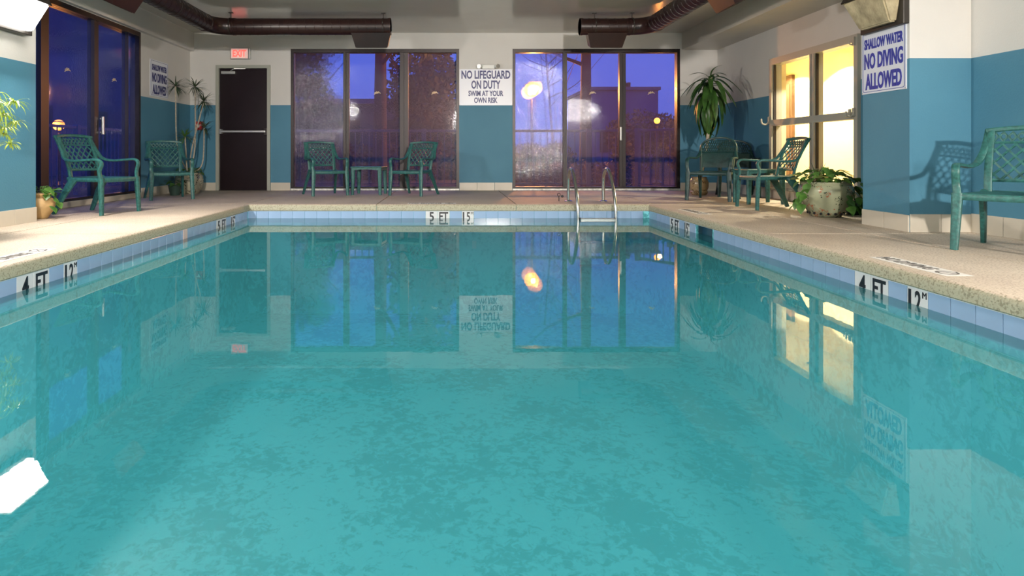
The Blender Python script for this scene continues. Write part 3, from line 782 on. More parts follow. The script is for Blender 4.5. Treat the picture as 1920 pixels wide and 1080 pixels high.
duct('brown spiral duct bending along the left and back ceiling', -.905, -3.60, -1.20, -1)
duct('brown spiral duct bending along the right and back ceiling', 1.955, 3.02, 2.36, 1)

# ------------------------------------------------------------------ ladder
t = thing('pool_ladder', 'stainless steel pool ladder standing at the far pool edge', 'ladder', (0, 0, 0))
for X in (1.60, 2.075):
    pts = [(X, 8.70, 0), (X, 8.70, .22), (X, 8.66, .37), (X, 8.52, .445), (X, 8.36, .40), (X, 8.18, .22), (X+.0, 8.07, .04), (X, 8.04, -.15), (X, 8.04, -.6), (X, 8.05, -1.1)]
    b = bmesh.new(); sweep(b, cr_path(pts, 7), .021, .021, 14, up=(1, 0, 0)); obj('handrail', b, M_steel, t, smooth=True)
    b = bmesh.new(); lathe(b, [(.055, 0), (.055, .006), (.03, .018), (.022, .02)], X, 8.70); obj('escutcheon', b, M_steel, t, smooth=True)
for z in (-.165, -.45, -.75):
    tr_ = obj('tread', box(1.62, 2.055, 7.975, 8.065, z-.02, z+.008, bev=.006), M_steel, t)
    obj('end_cap', box(1.612, 1.63, 7.985, 8.02, z-.014, z+.014, bev=.004), M_black, tr_); obj('end_cap', box(2.045, 2.063, 7.985, 8.02, z-.014, z+.014, bev=.004), M_black, tr_)
t = thing('deck_eye_hook', 'small rusty eye hook standing in deck left of the ladder', 'hook', (1.475, 8.72, 0))
b = bmesh.new(); sweep(b, [(0, 0, 0), (0, 0, .07)], .006, .006, 8); sweep(b, [(.0+.02*math.cos(a), 0, .09+.02*math.sin(a)) for a in [2*PI*k/12 for k in range(13)]], .005, .005, 6, up=(0, 1, 0), close=False); obj('eye_bolt', b, M_bronze, t)
b = bmesh.new(); lathe(b, [(.005, .05), (.016, .056), (.018, .07), (.012, .084), (.004, .088)], .045, 0, 10); obj('knob', b, M_black, t, smooth=True)

# ------------------------------------------------------------------ chairs and tables
def back_pt(u, v, arch=False):
    w = .205 + .015*v
    return Vector((u*w, .185 + .15*max(0, v)**1.35 - .035*(u*u), .385 + .43*v))
def make_chair(arch, m, name='resin_armchair'):
    t = thing(name, 'x', 'chair')
    # seat: dished plate with a rolled front rail
    b = bmesh.new(); nx, ny_ = 10, 8; top = []
    for j in range(ny_+1):
        row = []
        for i in range(nx+1):
            u = -1+2*i/nx; v = j/ny_
            w = .245 - .035*v
            z = .385 - .014*(1-u*u)*math.sin(PI*min(1, v*1.1)) - .012*max(0, .12-v)/.12
            row.append((u*w, -.275+.46*v, z))
        top.append(row)
    V = [[b.verts.new(p) for p in r] for r in top]; V2 = [[b.verts.new((p[0]*.97, p[1], p[2]-.02)) for p in r] for r in top]
    for j in range(ny_):
        for i in range(nx):
            b.faces.new((V[j][i], V[j][i+1], V[j+1][i+1], V[j+1][i])); b.faces.new((V2[j][i], V2[j+1][i], V2[j+1][i+1], V2[j][i+1]))
    rim = [(V[0][i], V2[0][i]) for i in range(nx+1)] + [(V[j][nx], V2[j][nx]) for j in range(1, ny_+1)] + [(V[ny_][i], V2[ny_][i]) for i in range(nx-1, -1, -1)] + [(V[j][0], V2[j][0]) for j in range(ny_-1, 0, -1)]
    for k in range(len(rim)):
        a, c = rim[k], rim[(k+1) % len(rim)]; b.faces.new((a[0], a[1], c[1], c[0]))
    obj('seat', b, m, t, smooth=True)
    b = bmesh.new(); sweep(b, [(-.25, -.27, .362), (-.1, -.283, .360), (.1, -.283, .360), (.25, -.27, .362)], .024, .016, 8, up=(0, 0, 1), sq=.6)
    for s in (-1, 1): sweep(b, [(s*.25, -.27, .362), (s*.225, .0, .362), (s*.205, .19, .37)], .020, .012, 8, up=(0, 0, 1), sq=.6)
    sweep(b, [(-.205, .19, .37), (.205, .19, .37)], .020, .012, 8, up=(0, 0, 1), sq=.6)
    obj('seat_rail', b, m, t, smooth=True)
    for s in (-1, 1):
        # front leg rising into the arm
        b = bmesh.new()
        sweep(b, [(s*.275, -.29, 0), (s*.268, -.282, .18), (s*.262, -.272, .385)], [.022, .027, .032], [.018, .020, .022], 8, up=(1, 0, 0), sq=.55)
        obj('leg', b, m, t, smooth=True)
        # rear leg: wide splayed angle section
        b = bmesh.new()
        sweep(b, [(s*.215, .10, .375), (s*.235, .20, .22), (s*.262, .315, 0)], [.020, .019, .016], [.045, .036, .022], 8, up=(1, 0, 0), sq=.55)
        obj('leg', b, m, t, smooth=True)
        # arm sweeping up into the back stile
        top = back_pt(s*1.0, .98)
        if arch:
            pts = [(s*.262, -.272, .375), (s*.278, -.268, .47), (s*.282, -.235, .555), (s*.285, -.12, .575), (s*.282, .03, .572), (s*.262, .14, .575), (s*.238, .20, .63), (s*.232, .25, .70)]
        else:
            pts = [(s*.262, -.272, .375), (s*.272, -.262, .45), (s*.268, -.285, .53), (s*.275, -.24, .572), (s*.283, -.10, .568), (s*.280, .06, .560), (s*.262, .17, .585), (s*.240, .225, .66), (s*.232, .272, .74), (s*.230, .325, .825)]
        n = len(cr_path(pts, 5))
        b = bmesh.new(); sweep(b, cr_path(pts, 5), [.024]*n, [.014]*n, 8, up=(1, 0, 0), sq=.7); obj('arm', b, m, t, smooth=True)
    # back frame
    b = bmesh.new()
    if arch:
        A = []
        for k in range(25):
            a = PI*k/24; u = -math.cos(a)*1.08; v = .74+.26*math.sin(a)**.8 if 0 < k < 24 else .74
            A.append(back_pt(u, v)+Vector((0, 0, .04*math.sin(a))))
        L = [back_pt(-1.0, 0), back_pt(-1.02, .35), back_pt(-1.06, .6)]; Rr = [back_pt(1.06, .6), back_pt(1.02, .35), back_pt(1.0, 0)]
        sweep(b, L+A+Rr, .020, .016, 8, up=(0, 1, 0), sq=.7)
    else:
        for s in (-1, 1):
            sweep(b, [back_pt(s*.97, q) for q in (-.02, .2, .4, .6, .8, 1)], .024, .013, 8, up=(1, 0, 0), sq=.6)
        P = []
        for k in range(13):
            u = -1.1+2.2*k/12; p = back_pt(max(-1, min(1, u)), 1.0); p.x = u*.22; p.z += .018*(1-u*u/1.21)+.0; P.append(p)
        sweep(b, P, .018, .016, 8, up=(0, 0, 1), sq=.7)
        sweep(b, [back_pt(u, .80) for u in (-1, -.5, 0, .5, 1)], .010, .009, 6, up=(0, 0, 1))
        sweep(b, [back_pt(u, .18) for u in (-1, -.5, 0, .5, 1)], .014, .009, 6, up=(0, 0, 1))
    obj('backrest', b, m, t, smooth=True)
    # pierced panel
    b = bmesh.new()
    if not arch:
        v0, v1 = .18, .80; n = 6; k_ = (v1-v0)
        for sgn in (1, -1):
            for i in range(-3, n+1):
                # u = u0 + sgn*(v-v0)*slope
                u0 = -1+2*i/n*1.0; pts = []
                for q in range(9):
                    v = v0+k_*q/8; u = (u0 + 1.05*(v-v0)/k_)*sgn
                    if -1 <= u <= 1: pts.append(back_pt(u, v))
                if len(pts) > 1: sweep(b, pts, .0095, .006, 4, up=(1, 0, 0))
        # scrolled top band: rings and leaves
        for i in range(9):
            u = -.88+.22*i; c = back_pt(u, .90); r = .017
            sweep(b, [c+Vector((r*math.cos(a), 0, r*1.15*math.sin(a))) for a in [2*PI*k/8 for k in range(9)]], .006, .006, 4, up=(0, 1, 0), close=False)
            if i < 8:
                sweep(b, [back_pt(u, .82), back_pt(u+.11, .90), back_pt(u+.22, .98)], .006, .006, 4, up=(0, 1, 0))
                sweep(b, [back_pt(u+.22, .82), back_pt(u+.11, .90), back_pt(u, .98)], .006, .006, 4, up=(0, 1, 0))
        obj('lattice', b, m, t)
    else:
        # solid lower panel and a pierced fan of loops under the arch
        nn = 10; Vg = [[b.verts.new(back_pt(-.97+1.94*i/nn, .12+.50*j/6)) for i in range(nn+1)] for j in range(7)]
        Vh = [[b.verts.new(back_pt(-.97+1.94*i/nn, .12+.50*j/6)+Vector((0, .008, 0))) for i in range(nn+1)] for j in range(7)]
        for j in range(6):
            for i in range(nn):
                b.faces.new((Vg[j][i], Vg[j][i+1], Vg[j+1][i+1], Vg[j+1][i])); b.faces.new((Vh[j][i], Vh[j+1][i], Vh[j+1][i+1], Vh[j][i+1]))
        for i in range(nn): b.faces.new((Vg[0][i], Vh[0][i], Vh[0][i+1], Vg[0][i+1])); b.faces.new((Vg[6][i], Vg[6][i+1], Vh[6][i+1], Vh[6][i]))
        obj('back_panel', b, m, t, smooth=True)
        b = bmesh.new()
        def top_v(u): return .76+.30*max(0, 1-(u/1.05)**2)**.5
        for i in range(-8, 9):
            for sg in (1, -1):
                pts = []
                for q in range(8):
                    v = .62+.46*q/7; u = i/8 + sg*(v-.62)*.75
                    if abs(u) < 1.0 and v < top_v(u): pts.append(back_pt(u, v))
                if len(pts) > 1: sweep(b, pts, .007, .006, 4, up=(1, 0, 0))
        sweep(b, [back_pt(u, .62) for u in (-1.05, -.5, 0, .5, 1.05)], .010, .009, 6, up=(0, 0, 1))
        obj('lattice', b, m, t)
    return t
def face(d): return math.atan2(d[1], d[0]) + PI/2     # chair front is local -Y
ch = make_chair(False, M_chair)
cha = make_chair(True, M_chair2)
GC = 'green resin armchairs around the pool'
def put(src, first, x, y, d, label, s=1.0):
    c = src if first else copy_tree(src)
    c.location = (x, y, 0); c.rotation_euler = (0, 0, face(d)); c.scale = (s, s, s)
    tag(c, label, 'chair', GC); return c
put(ch, True, -3.87, 7.02, (.965, -.22), 'green resin armchair facing the pool before the left glass doors', 1.02)
put(ch, False, -4.07, 9.22, (.55, -.8), 'green resin armchair in left corner below the no diving sign')
put(ch, False, -1.98, 10.08, (.42, -.78), 'green resin armchair left of the side table at the back window')
put(ch, False, -.57, 10.06, (-.42, -.88), 'green resin armchair right of the side table at the back window')
put(ch, False, 3.80, 7.58, (-1, .03), 'green resin armchair seen side on beside the large glazed jar')
put(ch, False, 3.80, 4.28, (-.80, -.60), 'green resin armchair at the right picture edge, nearest the pool', 1.0)
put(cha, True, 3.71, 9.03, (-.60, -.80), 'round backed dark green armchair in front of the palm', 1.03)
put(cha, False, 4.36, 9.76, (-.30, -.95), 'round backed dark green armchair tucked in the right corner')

def make_table():
    t = thing('side_table', 'x', 'side table')
    b = box(-.25, .25, -.22, .22, .425, .447, bev=.008); obj('table_top', b, M_chair, t)
    ap = []
    for s in (-1, 1):
        n = 10
        P = [(-.23+.46*i/n, s*.205, .425-.022-.018*abs(2*i/n-1)**2) for i in range(n+1)]
        b = bmesh.new()
        for i in range(n):
            for_ = (P[i], P[i+1])
            hexa(b, [(P[i][0], s*.205-.006, P[i][2]), (P[i+1][0], s*.205-.006, P[i+1][2]), (P[i+1][0], s*.205+.006, P[i+1][2]), (P[i][0], s*.205+.006, P[i][2]),
                     (P[i][0], s*.205-.006, .427), (P[i+1][0], s*.205-.006, .427), (P[i+1][0], s*.205+.006, .427), (P[i][0], s*.205+.006, .427)])
        obj('apron', b, M_chair, t)
        obj('apron', box(s*.235-.006, s*.235+.006, -.2, .2, .385, .427), M_chair, t)
    for sx_ in (-1, 1):
        for sy_ in (-1, 1):
            b = bmesh.new(); sweep(b, [(sx_*.212, sy_*.182, .43), (sx_*.216, sy_*.186, .2), (sx_*.222, sy_*.19, 0)], [.034, .028, .022], [.03, .025, .02], 8, up=(1, 0, 0), sq=.5); obj('leg', b, M_chair, t, smooth=True)
    return t
tb = make_table(); tb.location = (-1.30, 10.22, 0); tb.rotation_euler = (0, 0, -.12)
tag(tb, 'small green resin side table between two armchairs at the back window', 'side table', 'green resin side tables')
tb2 = copy_tree(tb); tb2.location = (4.02, 8.36, 0); tb2.rotation_euler = (0, 0, .02)
tag(tb2, 'small green resin side table between armchairs on the right deck', 'side table', 'green resin side tables')

# ------------------------------------------------------------------ plants
def blade(bm, base, dirv, L, w, droop, n=6, fold=.25, twist=0):
    """one strap leaf: dirv initial direction, droop bends it down"""
    d = Vector(dirv).normalized(); p = Vector(base); step = L/n; prev = None
    side = d.cross(Vector((0, 0, 1)));
    if side.length < .05: side = Vector((1, 0, 0))
    side.normalize()
    for i in range(n+1):
        s = i/n; ww = w*(math.sin(PI*min(1, .12+.88*s))**.6 if s < 1 else 0)
        if i == n: ww = w*.03
        up = side.cross(d).normalized()
        a = bm.verts.new(p-side*ww+up*ww*fold); c = bm.verts.new(p); e_ = bm.verts.new(p+side*ww+up*ww*fold)
        if prev: bm.faces.new((prev[0], prev[1], c, a)); bm.faces.new((prev[1], prev[2], e_, c))
        prev = (a, c, e_)
        p = p + d*step
        d = (d + Vector((0, 0, -droop/n))).normalized()
def leaf_mesh(name, L, w, droop, m, n=5):
    bm = bmesh.new(); blade(bm, (0, 0, 0), (1, 0, .15), L, w, droop, n)
    me = mesh_of(name, bm, True); me.materials.append(m); return me
def heart_leaf(name, m, s=.06):
    bm = bmesh.new(); out = [(0, 0), (.25, .55), (.55, .62), (.9, .45), (1.25, .18), (1.5, 0)]
    c = [bm.verts.new((x*s, 0, -.12*s*x*x)) for x, _ in out]
    for sg in (1, -1):
        e_ = [bm.verts.new((x*s, sg*y*s, .12*s*y-.12*s*x*x)) for x, y in out]
        for i in range(len(out)-1):
            vs_ = [c[i], c[i+1], e_[i+1], e_[i]]
            bm.faces.new(vs_ if sg > 0 else vs_[::-1])
    bmesh.ops.remove_doubles(bm, verts=bm.verts, dist=1e-5)
    me = mesh_of(name, bm, True); me.materials.append(m); return me
def place_leaf(me, parent, p, yaw, pitch, s=1, name='leaf', roll=0):
    o = D.objects.new(name, me); C.objects.link(o); o.parent = parent; o.location = p
    o.rotation_euler = (roll, pitch, yaw); o.scale = (s, s, s); return o
def pot_with(t, prof, m, soil_r, soil_z, name='pot'):
    b = bmesh.new(); lathe(b, prof); obj(name, b, m, t, smooth=True)
    b = bmesh.new(); lathe(b, [(soil_r, soil_z-.02), (soil_r, soil_z), (.01, soil_z+.012)]); obj('soil', b, M_soil, t, smooth=True)
HL = heart_leaf('leaf', M_leafp); HLb = heart_leaf('leaf', M_leaf, .055); 
def bushy(t, cx, cz, rx, rz_, n, me, seed, trail=()):
    rnd = random.Random(seed)
    for i in range(n):
        a = rnd.uniform(0, 2*PI); r = rx*math.sqrt(rnd.uniform(.02, 1)); z = cz + rz_*rnd.uniform(0, 1)*(1-.5*r/rx)
        p = (cx+r*math.cos(a), r*math.sin(a), z)
        b_ = place_leaf(me, t, p, a+rnd.uniform(-.9, .9), rnd.uniform(-.3, .8), rnd.uniform(.7, 1.25), roll=rnd.uniform(-.5, .5))
    for (px, py, pz) in trail:
        place_leaf(me, t, (px, py, pz), math.atan2(py, px)+rnd.uniform(-.7, .7), rnd.uniform(.4, 1.2), rnd.uniform(.9, 1.4), roll=rnd.uniform(-.4, .4))
def stems(t, cx, cz, rx, h, n, seed, m=None):
    rnd = random.Random(seed); b = bmesh.new()
    for i in range(n):
        a = rnd.uniform(0, 2*PI); q = (rx*math.cos(a), rx*math.sin(a))
        sweep(b, cr_path([(cx+q[0]*.15, q[1]*.15, cz), (cx+q[0]*.5, q[1]*.5, cz+h*.8), (cx+q[0], q[1], cz+h*rnd.uniform(.2, .8))], 4), .003, .003, 5)
    obj('stems', b, m or M_leafp, t)

# large glazed jar on the right
t = thing('glazed_planter', 'large floral glazed jar overflowing with leafy vines beside right window', 'potted plant', (3.88, 6.62, 0))
pot_with(t, [(.13, 0), (.145, .012), (.20, .10), (.245, .20), (.258, .27), (.245, .315), (.225, .33), (.235, .345), (.235, .36), (.205, .36), (.20, .33)], M_jar, .205, .335, 'jar')
b = bmesh.new()
for k in range(16):
    a = 2*PI*k/16; c = Vector((.168*math.cos(a), .168*math.sin(a), .04)); d = Vector((math.cos(a), math.sin(a), -.4)).normalized()
    sweep(b, [c-d*.004, c+d*.006], .012, .012, 8)
obj('glazed_studs', b, M_black, t)
stems(t, 0, .34, .26, .17, 16, 3)
rnd = random.Random(11); tr = []
for i in range(34):
    a = rnd.uniform(-PI, PI*.1) ; a = rnd.choice((rnd.uniform(-PI*.5, PI*.05), rnd.uniform(-PI*1.05, -PI*.85)))
    z = rnd.uniform(.12, .36); r = .27+rnd.uniform(0, .05)+max(0, (.3-z))*.05
    tr.append((r*math.cos(a), r*math.sin(a), z))
bushy(t, 0, .36, .30, .17, 95, HL, 5, tr)
b = bmesh.new()
for k in range(9): blade(b, (-.09, 0, .36), (rnd.uniform(-.6, .6), rnd.uniform(-.5, .5), 1), .22, .006, .5, 5)
tag(obj('grass_blades', b, M_leafd, t, smooth=True), kind='stuff')

t = thing('small_vine_pot', 'small vine pot squeezed between the large jar and the pillar', 'potted plant', (4.33, 6.85, 0))
pot_with(t, [(.08, 0), (.10, .05), (.11, .14), (.115, .15), (.09, .15)], M_dgreen, .09, .145)
stems(t, 0, .14, .13, .12, 7, 8); bushy(t, 0, .05, .16, .25, 22, HLb, 9)

# sandy pot at left pillar
t = thing('terracotta_planter', 'sandy terracotta pot with round leaves beside the near left wall', 'potted plant', (-4.12, 6.42, 0))
pot_with(t, [(.065, 0), (.075, .01), (.12, .08), (.14, .145), (.125, .19), (.095, .215), (.098, .225), (.12, .245), (.12, .255), (.10, .255)], M_terra, .10, .245)
stems(t, 0, .24, .12, .10, 9, 18); bushy(t, 0, .25, .14, .11, 34, HL, 19, [(.15, -.03, .2), (.16, .03, .16), (.15, -.06, .13)])

# spider plant hanging on the near left wall
t = thing('hanging_spider_plant', 'yellow green spider plant hanging on the near left wall', 'hanging plant', (-3.73, 5.10, .93))
pot_with(t, [(.06, 0), (.075, .06), (.09, .12), (.095, .125), (.08, .125)], M_terra, .08, .115, 'hanging_pot')
b = bmesh.new()
for k in range(3):
    a = 2*PI*k/3; sweep(b, [(.09*math.cos(a), .09*math.sin(a), .12), (0, 0, .42)], .002, .002, 5)
sweep(b, [(0, 0, .42), (-.18, 0, .44)], .005, .005, 6); obj('hanger_wires', b, M_alu, t)
b = bmesh.new(); rnd = random.Random(4)
for k in range(46): 
    a = rnd.uniform(0, 2*PI); blade(b, (0, 0, .12), (math.cos(a), math.sin(a), rnd.uniform(.3, 1.5)), rnd.uniform(.18, .30), .007, rnd.uniform(1.5, 3), 7)
tag(obj('foliage', b, M_leafy, t, smooth=True), kind='stuff')
b = bmesh.new(); 
for (q, r_) in (((.12, .20, .14), 16), ((.09, .24, -.03), 16), ((.06, .14, -.12), 14), ((.10, .10, .03), 14), ((.03, .26, -.20), 12), ((.13, .06, -.08), 12)):
    sweep(b, cr_path([(0, 0, .13), (q[0]*.6, q[1]*.6, .22), q], 5), .0025, .0025, 5)
    for k in range(r_*2):
        a = rnd.uniform(0, 2*PI); blade(b, q, (math.cos(a), math.sin(a), rnd.uniform(-.3, 1.0)), rnd.uniform(.07, .15), .006, rnd.uniform(1.0, 2.6), 6)
tag(obj('plantlets', b, M_leafy, t, smooth=True), kind='stuff')

# corner dracaena
DY = 10.45
def px(x, y, Y): return Vector(((x-845)*Y/1200, Y, .65-(y-288)*Y/1200))
base = Vector((-4.27, DY, 0))
t = thing('dracaena', 'tall dracaena with spiky heads in patterned pot beside the door', 'potted plant', tuple(base))
pot_with(t, [(.14, 0), (.155, .015), (.20, .10), (.222, .20), (.21, .28), (.185, .32), (.19, .34), (.16, .34)], M_jar2, .17, .33)
heads = [((329, 162), 24, -.25), ((366, 163), 24, .0), ((382, 190), 22, -.15), ((383, 240), 20, .1), ((347, 257), 21, -.2)]
for i, ((hx, hy), r_, dy) in enumerate(heads):
    h = px(hx, hy, DY+dy) - base
    mid = Vector((h.x*.35, dy*.5, h.z*.45)) + Vector(((-.10, .06, -.04, .12, 0)[i], 0, 0))
    b = bmesh.new(); sweep(b, cr_path([(h.x*.1, 0, .32), mid, tuple(h)], 7), .011, .011, 8); obj('cane', b, M_bark, t, smooth=True)
    b = bmesh.new(); rnd = random.Random(30+i); L = r_*DY/1200*1.15
    for k in range(52):
        a = rnd.uniform(0, 2*PI); e_ = rnd.uniform(-.9, 1.5)
        blade(b, tuple(h), (math.cos(a), math.sin(a), e_), L*rnd.uniform(.75, 1.1), .0075, rnd.uniform(.3, 1.1), 5)
    tag(obj('leaf_rosette', b, M_leafd if i != 4 else M_leafp, t, smooth=True), kind='stuff')
bushy(t, 0, .33, .20, .12, 46, HL, 44); stems(t, 0, .33, .2, .1, 8, 45)
t = thing('small_green_pot', 'small green leafy pot on the floor left of the dracaena', 'potted plant', (-4.30, 9.98, 0))
pot_with(t, [(.07, 0), (.10, .15), (.105, .16), (.085, .16)], M_dgreen, .085, .15); bushy(t, 0, .16, .13, .14, 26, HLb, 46)

# corn plant on the right
CY = 10.05
base = Vector((3.90, CY, 0))
t = thing('corn_plant', 'tall corn plant with drooping leaves in mosaic pot, right back corner', 'potted plant', tuple(base))
pot_with(t, [(.095, 0), (.12, .02), (.135, .05), (.12, .07), (.14, .12), (.145, .20), (.12, .26), (.11, .27), (.12, .285), (.10, .285)], M_jar3, .10, .275)
top = px(1333, 145, CY) - base
b = bmesh.new(); sweep(b, cr_path([(.02, 0, .27), (.10, 0, .60), (.15, 0, 1.05), tuple(top)], 8), [.024]*25, [.024]*25, 10); obj('cane', b, M_bark, t, smooth=True)
rnd = random.Random(77)
CL = [leaf_mesh('leaf', L, w, dr_, M_leaf, 8) for L, w, dr_ in ((.66, .046, 5.5), (.60, .044, 4.6), (.66, .048, 6.5), (.42, .034, 2.2))]
for i in range(58):
    s = i/57; z = top.z - .02 - .50*s
    xx = top.x - .02 - (top.x-.13)*s*.35
    yaw = i*2.4+rnd.uniform(-.3, .3); me = CL[0 if s < .3 else rnd.choice((0, 2, 2))] if i > 3 else CL[3]
    place_leaf(me, t, (xx, 0, z), yaw, -.75+1.35*s+rnd.uniform(-.2, .2), rnd.uniform(.72, 1.0))
place_leaf(CL[3], t, tuple(top), .2, -1.4, .75)

# ------------------------------------------------------------------ outside
struct('ground', wallbm([(-160, 160, YB+T, 280, -.4, -.08), (-160, -4.8, -4, YB+T, -.4, -.08)]), mat('patio_paving', (.07, .06, .06), rough=1, spec=0, nscale=2, namt=.3))
M_rail = mat('purple_grey_rail_paint', (.10, .09, .20), rough=.45)
def railing(p0, p1, label):
    p0, p1 = Vector(p0), Vector(p1); L = (p1-p0).length; a = math.atan2(p1.y-p0.y, p1.x-p0.x)
    t = thing('railing', label, 'railing', (p0.x, p0.y, -.08), a)
    obj('top_rail', box(0, L, -.025, .025, 1.17, 1.22, bev=.006), M_rail, t); obj('bottom_rail', box(0, L, -.015, .015, .1, .13), M_rail, t)
    n = int(L/.14); me = mesh_of('baluster', box(-.009, .009, -.009, .009, .13, 1.17)); me.materials.append(M_rail)
    for i in range(1, n):
        if i % 12 == 0: continue
        o = D.objects.new('baluster', me); C.objects.link(o); o.parent = t; o.location = (L*i/n, 0, 0)
    mp_ = mesh_of('post', box(-.045, .045, -.045, .045, 0, 1.24, bev=.004)); mp_.materials.append(M_rail)
    for i in range(0, n+1, 12):
        o = D.objects.new('post', mp_); C.objects.link(o); o.parent = t; o.location = (L*i/n, 0, 0)
railing((-5.6, 13.1, 0), (3.66, 13.1, 0), 'dark metal railing outside the back windows')
railing((3.80, 13.0, 0), (4.6, 11.9, 0), 'dark metal railing returning towards the room beyond the right window')
railing((-6.6, 4.5, 0), (-6.6, 13.0, 0), 'dark metal railing outside the left glass doors')
def leaf_cloud(name, blobs, n, m, parent, size=.09, seed=1):
    rnd = random.Random(seed); V = []; F = []
    tot = sum(b[3]**2 for b in blobs)
    for (cx, cy_, cz, r) in blobs:
        for _ in range(int(n*r*r/tot)):
            while 1:
                v = Vector((rnd.uniform(-1, 1), rnd.uniform(-1, 1), rnd.uniform(-1, 1)))
                if .3 < v.length < 1: break
            p = Vector((cx, cy_, cz)) + v*r; a = Vector((rnd.uniform(-1, 1), rnd.uniform(-1, 1), rnd.uniform(-1, 1))).normalized(); c = a.orthogonal().normalized()
            s = size*rnd.uniform(.6, 1.4); k = len(V); V += [p-a*s, p+c*s*.45, p+a*s, p-c*s*.45]; F.append((k, k+1, k+2, k+3))
    me = D.meshes.new(name); me.from_pydata(V, [], F); me.materials.append(m)
    o = D.objects.new(name, me); C.objects.link(o); o.parent = parent; o['kind'] = 'stuff'; return o
M_tr = mat('outdoor_bark', (.06, .035, .03), rough=.9, nscale=6, namt=.4, bump=.5, bscale=15)
M_tl = mat('outdoor_foliage', (.012, .016, .016), rough=.7, nscale=2, namt=.4)
def tree(label, x, y, r, H, blobs, n=2500, lean=0, seed=1, branches=5, size=.1):
    t = thing('tree', label, 'tree', (x, y, -.08), 0, 'trees beyond the railing')
    b = bmesh.new(); sweep(b, cr_path([(0, 0, 0), (lean*.3, 0, H*.35), (lean, 0, H)], 5), [r*(1-.045*i) for i in range(11)], [r*(1-.045*i) for i in range(11)], 12); obj('trunk', b, M_tr, t, smooth=True)
    rnd = random.Random(seed); b = bmesh.new()
    for k in range(branches):
        z0 = H*rnd.uniform(.45, .9); a = rnd.uniform(0, 2*PI); L = rnd.uniform(1, 2)
        sweep(b, cr_path([(lean*.6, 0, z0), (lean*.6+L*.5*math.cos(a), L*.5*math.sin(a), z0+.5*L*.5), (lean*.6+L*math.cos(a), L*math.sin(a), z0+.8*L)], 4), [r*.3*(1-.09*i) for i in range(9)], [r*.3*(1-.09*i) for i in range(9)], 7)
    if branches: obj('branches', b, M_tr, t, smooth=True)
    if n: leaf_cloud('crown', blobs, n, M_tl, t, size, seed)
    return t
def P2(x, y, Y): return ((x-845)*Y/1200, .65-(y-288)*Y/1200)
x_, _ = P2(712, 200, 16); tree('brown trunked tree in the middle of the left back window', x_, 16, .20, 6.0, [(0.6, .5, 4.6, 1.0), (1.4, 0, 4.2, 1.0)], 1800, .05, 2)
x_, _ = P2(565, 150, 20); tree('leafy tree at the left edge of the left back window', x_, 20, .16, 4.6, [(.1, 0, 3.2, .75), (.3, .3, 2.5, .7), (-.6, 0, 3.5, .9), (.5, 0, 3.9, .55)], 2600, 0, 3)
x_, _ = P2(800, 150, 19); tree('broad dark tree at the right of the left back window', x_, 19, .26, 5.0, [(-.1, 0, 3.2, 1.05), (.5, .3, 2.6, 1.0), (-.5, 0, 2.5, .8), (.1, 0, 1.8, 1.1), (.7, 0, 1.4, .8)], 5200, 0, 4)
x_, _ = P2(1098, 150, 15); tree('straight dark tree trunk behind the middle of the right back window', x_, 15, .16, 6.0, [(0, 0, 5.5, 1.0)], 700, .02, 5)
x_, _ = P2(1040, 150, 19); tree('thin bare tree behind the orange street lamp', x_, 19, .05, 4.2, [], 0, -.3, 6, 10)
for i, (a, c, Y, r) in enumerate(((1200, 228, 21, .75), (1165, 236, 20, .55), (1243, 224, 24, .6), (1272, 232, 18, .55))):
    x_, z_ = P2(a, c, Y)
    t = thing('shrub', ['round clipped shrub before the flat roofed building', 'low shrub left of the round clipped shrub', 'tall shrub right of the round clipped shrub', 'shrub at the right edge of the back window'][i], 'shrub', (x_, Y, -.08), 0, 'shrubs beyond the railing')
    leaf_cloud('foliage', [(0, 0, z_-.25, r), (.2, 0, max(.4, z_-.9), r*.9)], 1500, mat('shrub_foliage', (.06, .055, .02), rough=.7, nscale=3, namt=.5), t, .08, 50+i)
    b = bmesh.new(); sweep(b, [(0, 0, 0), (.05, 0, max(.4, z_-.3))], .05, .03, 6); obj('stem', b, M_tr, t)
rnd = random.Random(9)
hedge = thing('flower_bed', 'low reddish planting bed along the railing outside right back window', 'plant bed', (2.2, 13.9, -.08))
leaf_cloud('foliage', [(-1.1+.45*i, rnd.uniform(-.1, .1), .25, .36) for i in range(7)], 3200, mat('bed_foliage', (.14, .035, .03), rough=.7, nscale=5, namt=.6), hedge, .05, 60)
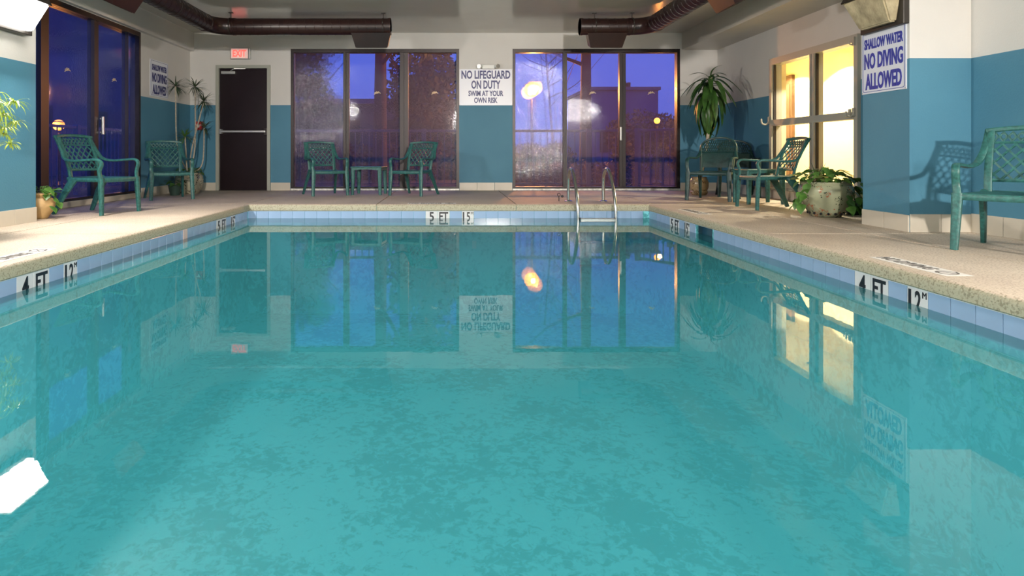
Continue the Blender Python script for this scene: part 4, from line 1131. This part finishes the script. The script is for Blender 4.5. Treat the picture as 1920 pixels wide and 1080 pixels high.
# building
x0, zt_ = P2(1106, 166, 32); x1, _ = P2(1234, 166, 32)
t = thing('building', 'flat roofed building beyond the right back window', 'building', (0, 32, -.08))
obj('building_wall', box(x0, x1, 0, 6, 0, zt_), mat('mauve_stucco', (.20, .13, .22), rough=.8, nscale=.6, namt=.15), t)
obj('parapet', box(x0-.1, x1+.1, -.12, 6, zt_, zt_+.16), mat('parapet_paint', (.16, .10, .17), rough=.8), t)
cx_, cz_ = P2(1186, 158, 32); obj('roof_vent', wallbm([(cx_-.18, cx_-.04, 1, 1.3, zt_+.16, zt_+.55), (cx_+.04, cx_+.18, 1, 1.3, zt_+.16, zt_+.5)]), M_tr, t)
for i in range(3):
    xx = x0+.5+i*1.1; obj('window', box(xx, xx+.55, -.03, 0, .8, 1.9), M_bronze, t)
def wing(label, x0, x1, y0, y1, h, col, side='-y', n=4):
    t = thing('building', label, 'building', ((x0+x1)/2, (y0+y1)/2, -.08))
    cx0, cy0 = (x0+x1)/2, (y0+y1)/2; x0 -= cx0; x1 -= cx0; y0 -= cy0; y1 -= cy0
    obj('building_wall', box(x0, x1, y0, y1, 0, h), mat('stucco_%d' % int(h*10), col, rough=.8, nscale=.6, namt=.2), t)
    obj('parapet', box(x0-.1, x1+.1, y0-.1, y1+.1, h, h+.2), mat('parapet_paint', (.16, .10, .17), rough=.8), t)
    for i in range(n):
        if side == '+x': yy = y0+1+i*(y1-y0-2)/n; b = box(x1, x1+.03, yy, yy+1.2, .9, 2.3)
        else: xx = x0+.8+i*(x1-x0-1.6)/n; b = box(xx, xx+.9, y0-.03, y0, .9, 2.1)
        obj('window', b, M_bronze, t)
wing('long two storey wing outside the left glass doors', -16, -13, 12, 34, 6.4, (.085, .07, .13, 1), '+x', 6)
wing('low dark building behind the trees of the left back window', -12, 1.2, 26, 30, 2.75, (.06, .05, .07, 1), '-y', 7)
t = thing('hedge', 'long dark hedge behind the railing outside the back windows', 'hedge', (0, 0, -.08))
leaf_cloud('foliage', [(-5+.8*i, 17.9+.3*math.sin(i*2.1), .45, .62) for i in range(11)], 9000, M_tl, t, .075, 91)
# street lamp
def street_lamp(name, label, x, y, z, r, power, es, cat='street lamp'):
    t = thing(name, label, cat, (x, y, -.08))
    b = bmesh.new(); lathe(b, [(.12, 0), (.12, .05), (.045, .12), (.035, z-r)], 0, 0, 12); obj('post', b, M_bronze, t, smooth=True)
    b = bmesh.new(); bmesh.ops.create_uvsphere(b, u_segments=20, v_segments=12, radius=r); bmesh.ops.translate(b, verts=b.verts, vec=(0, 0, z+.05)); bmesh.ops.scale(b, verts=b.verts, vec=(1, 1, 1))
    obj('globe', b, mat('sodium_globe_%d' % int(es*10), (1, .6, .2), emit=(1, .30, .015), estr=es), t, smooth=True)
    b = bmesh.new(); lathe(b, [(r*1.05, z+r*.9), (r*.6, z+r*1.15), (.02, z+r*1.35)], 0, 0, 16); obj('cap', b, M_bronze, t)
    ld = D.lights.new('sodium', 'POINT'); ld.energy = power; ld.color = (1, .36, .07); ld.shadow_soft_size = .05
    lo = D.objects.new('sodium_light', ld); C.objects.link(lo); lo.parent = t; lo.location = (0, -r-.12, z)
x_, z_ = P2(997, 166, 17); street_lamp('street_lamp', 'glowing orange street lamp seen through right back window', x_, 17, z_, .20, 650, 9)
x_, z_ = P2(1232, 224, 15); street_lamp('garden_lamp', 'small amber garden lamp before the shrubs, right back window', x_, 15, z_, .07, 6, 5, 'garden lamp')
x_, z_ = P2(110, 232, 14); street_lamp('garden_lamp', 'orange garden lamp glowing behind the left glass doors', x_, 14, z_, .12, 40, 2.2, 'garden lamp')
x_, z_ = P2(238, 236, 18); street_lamp('garden_lamp', 'distant orange garden lamp behind the far left glass door', x_, 18, z_, .10, 30, 2.2, 'garden lamp')
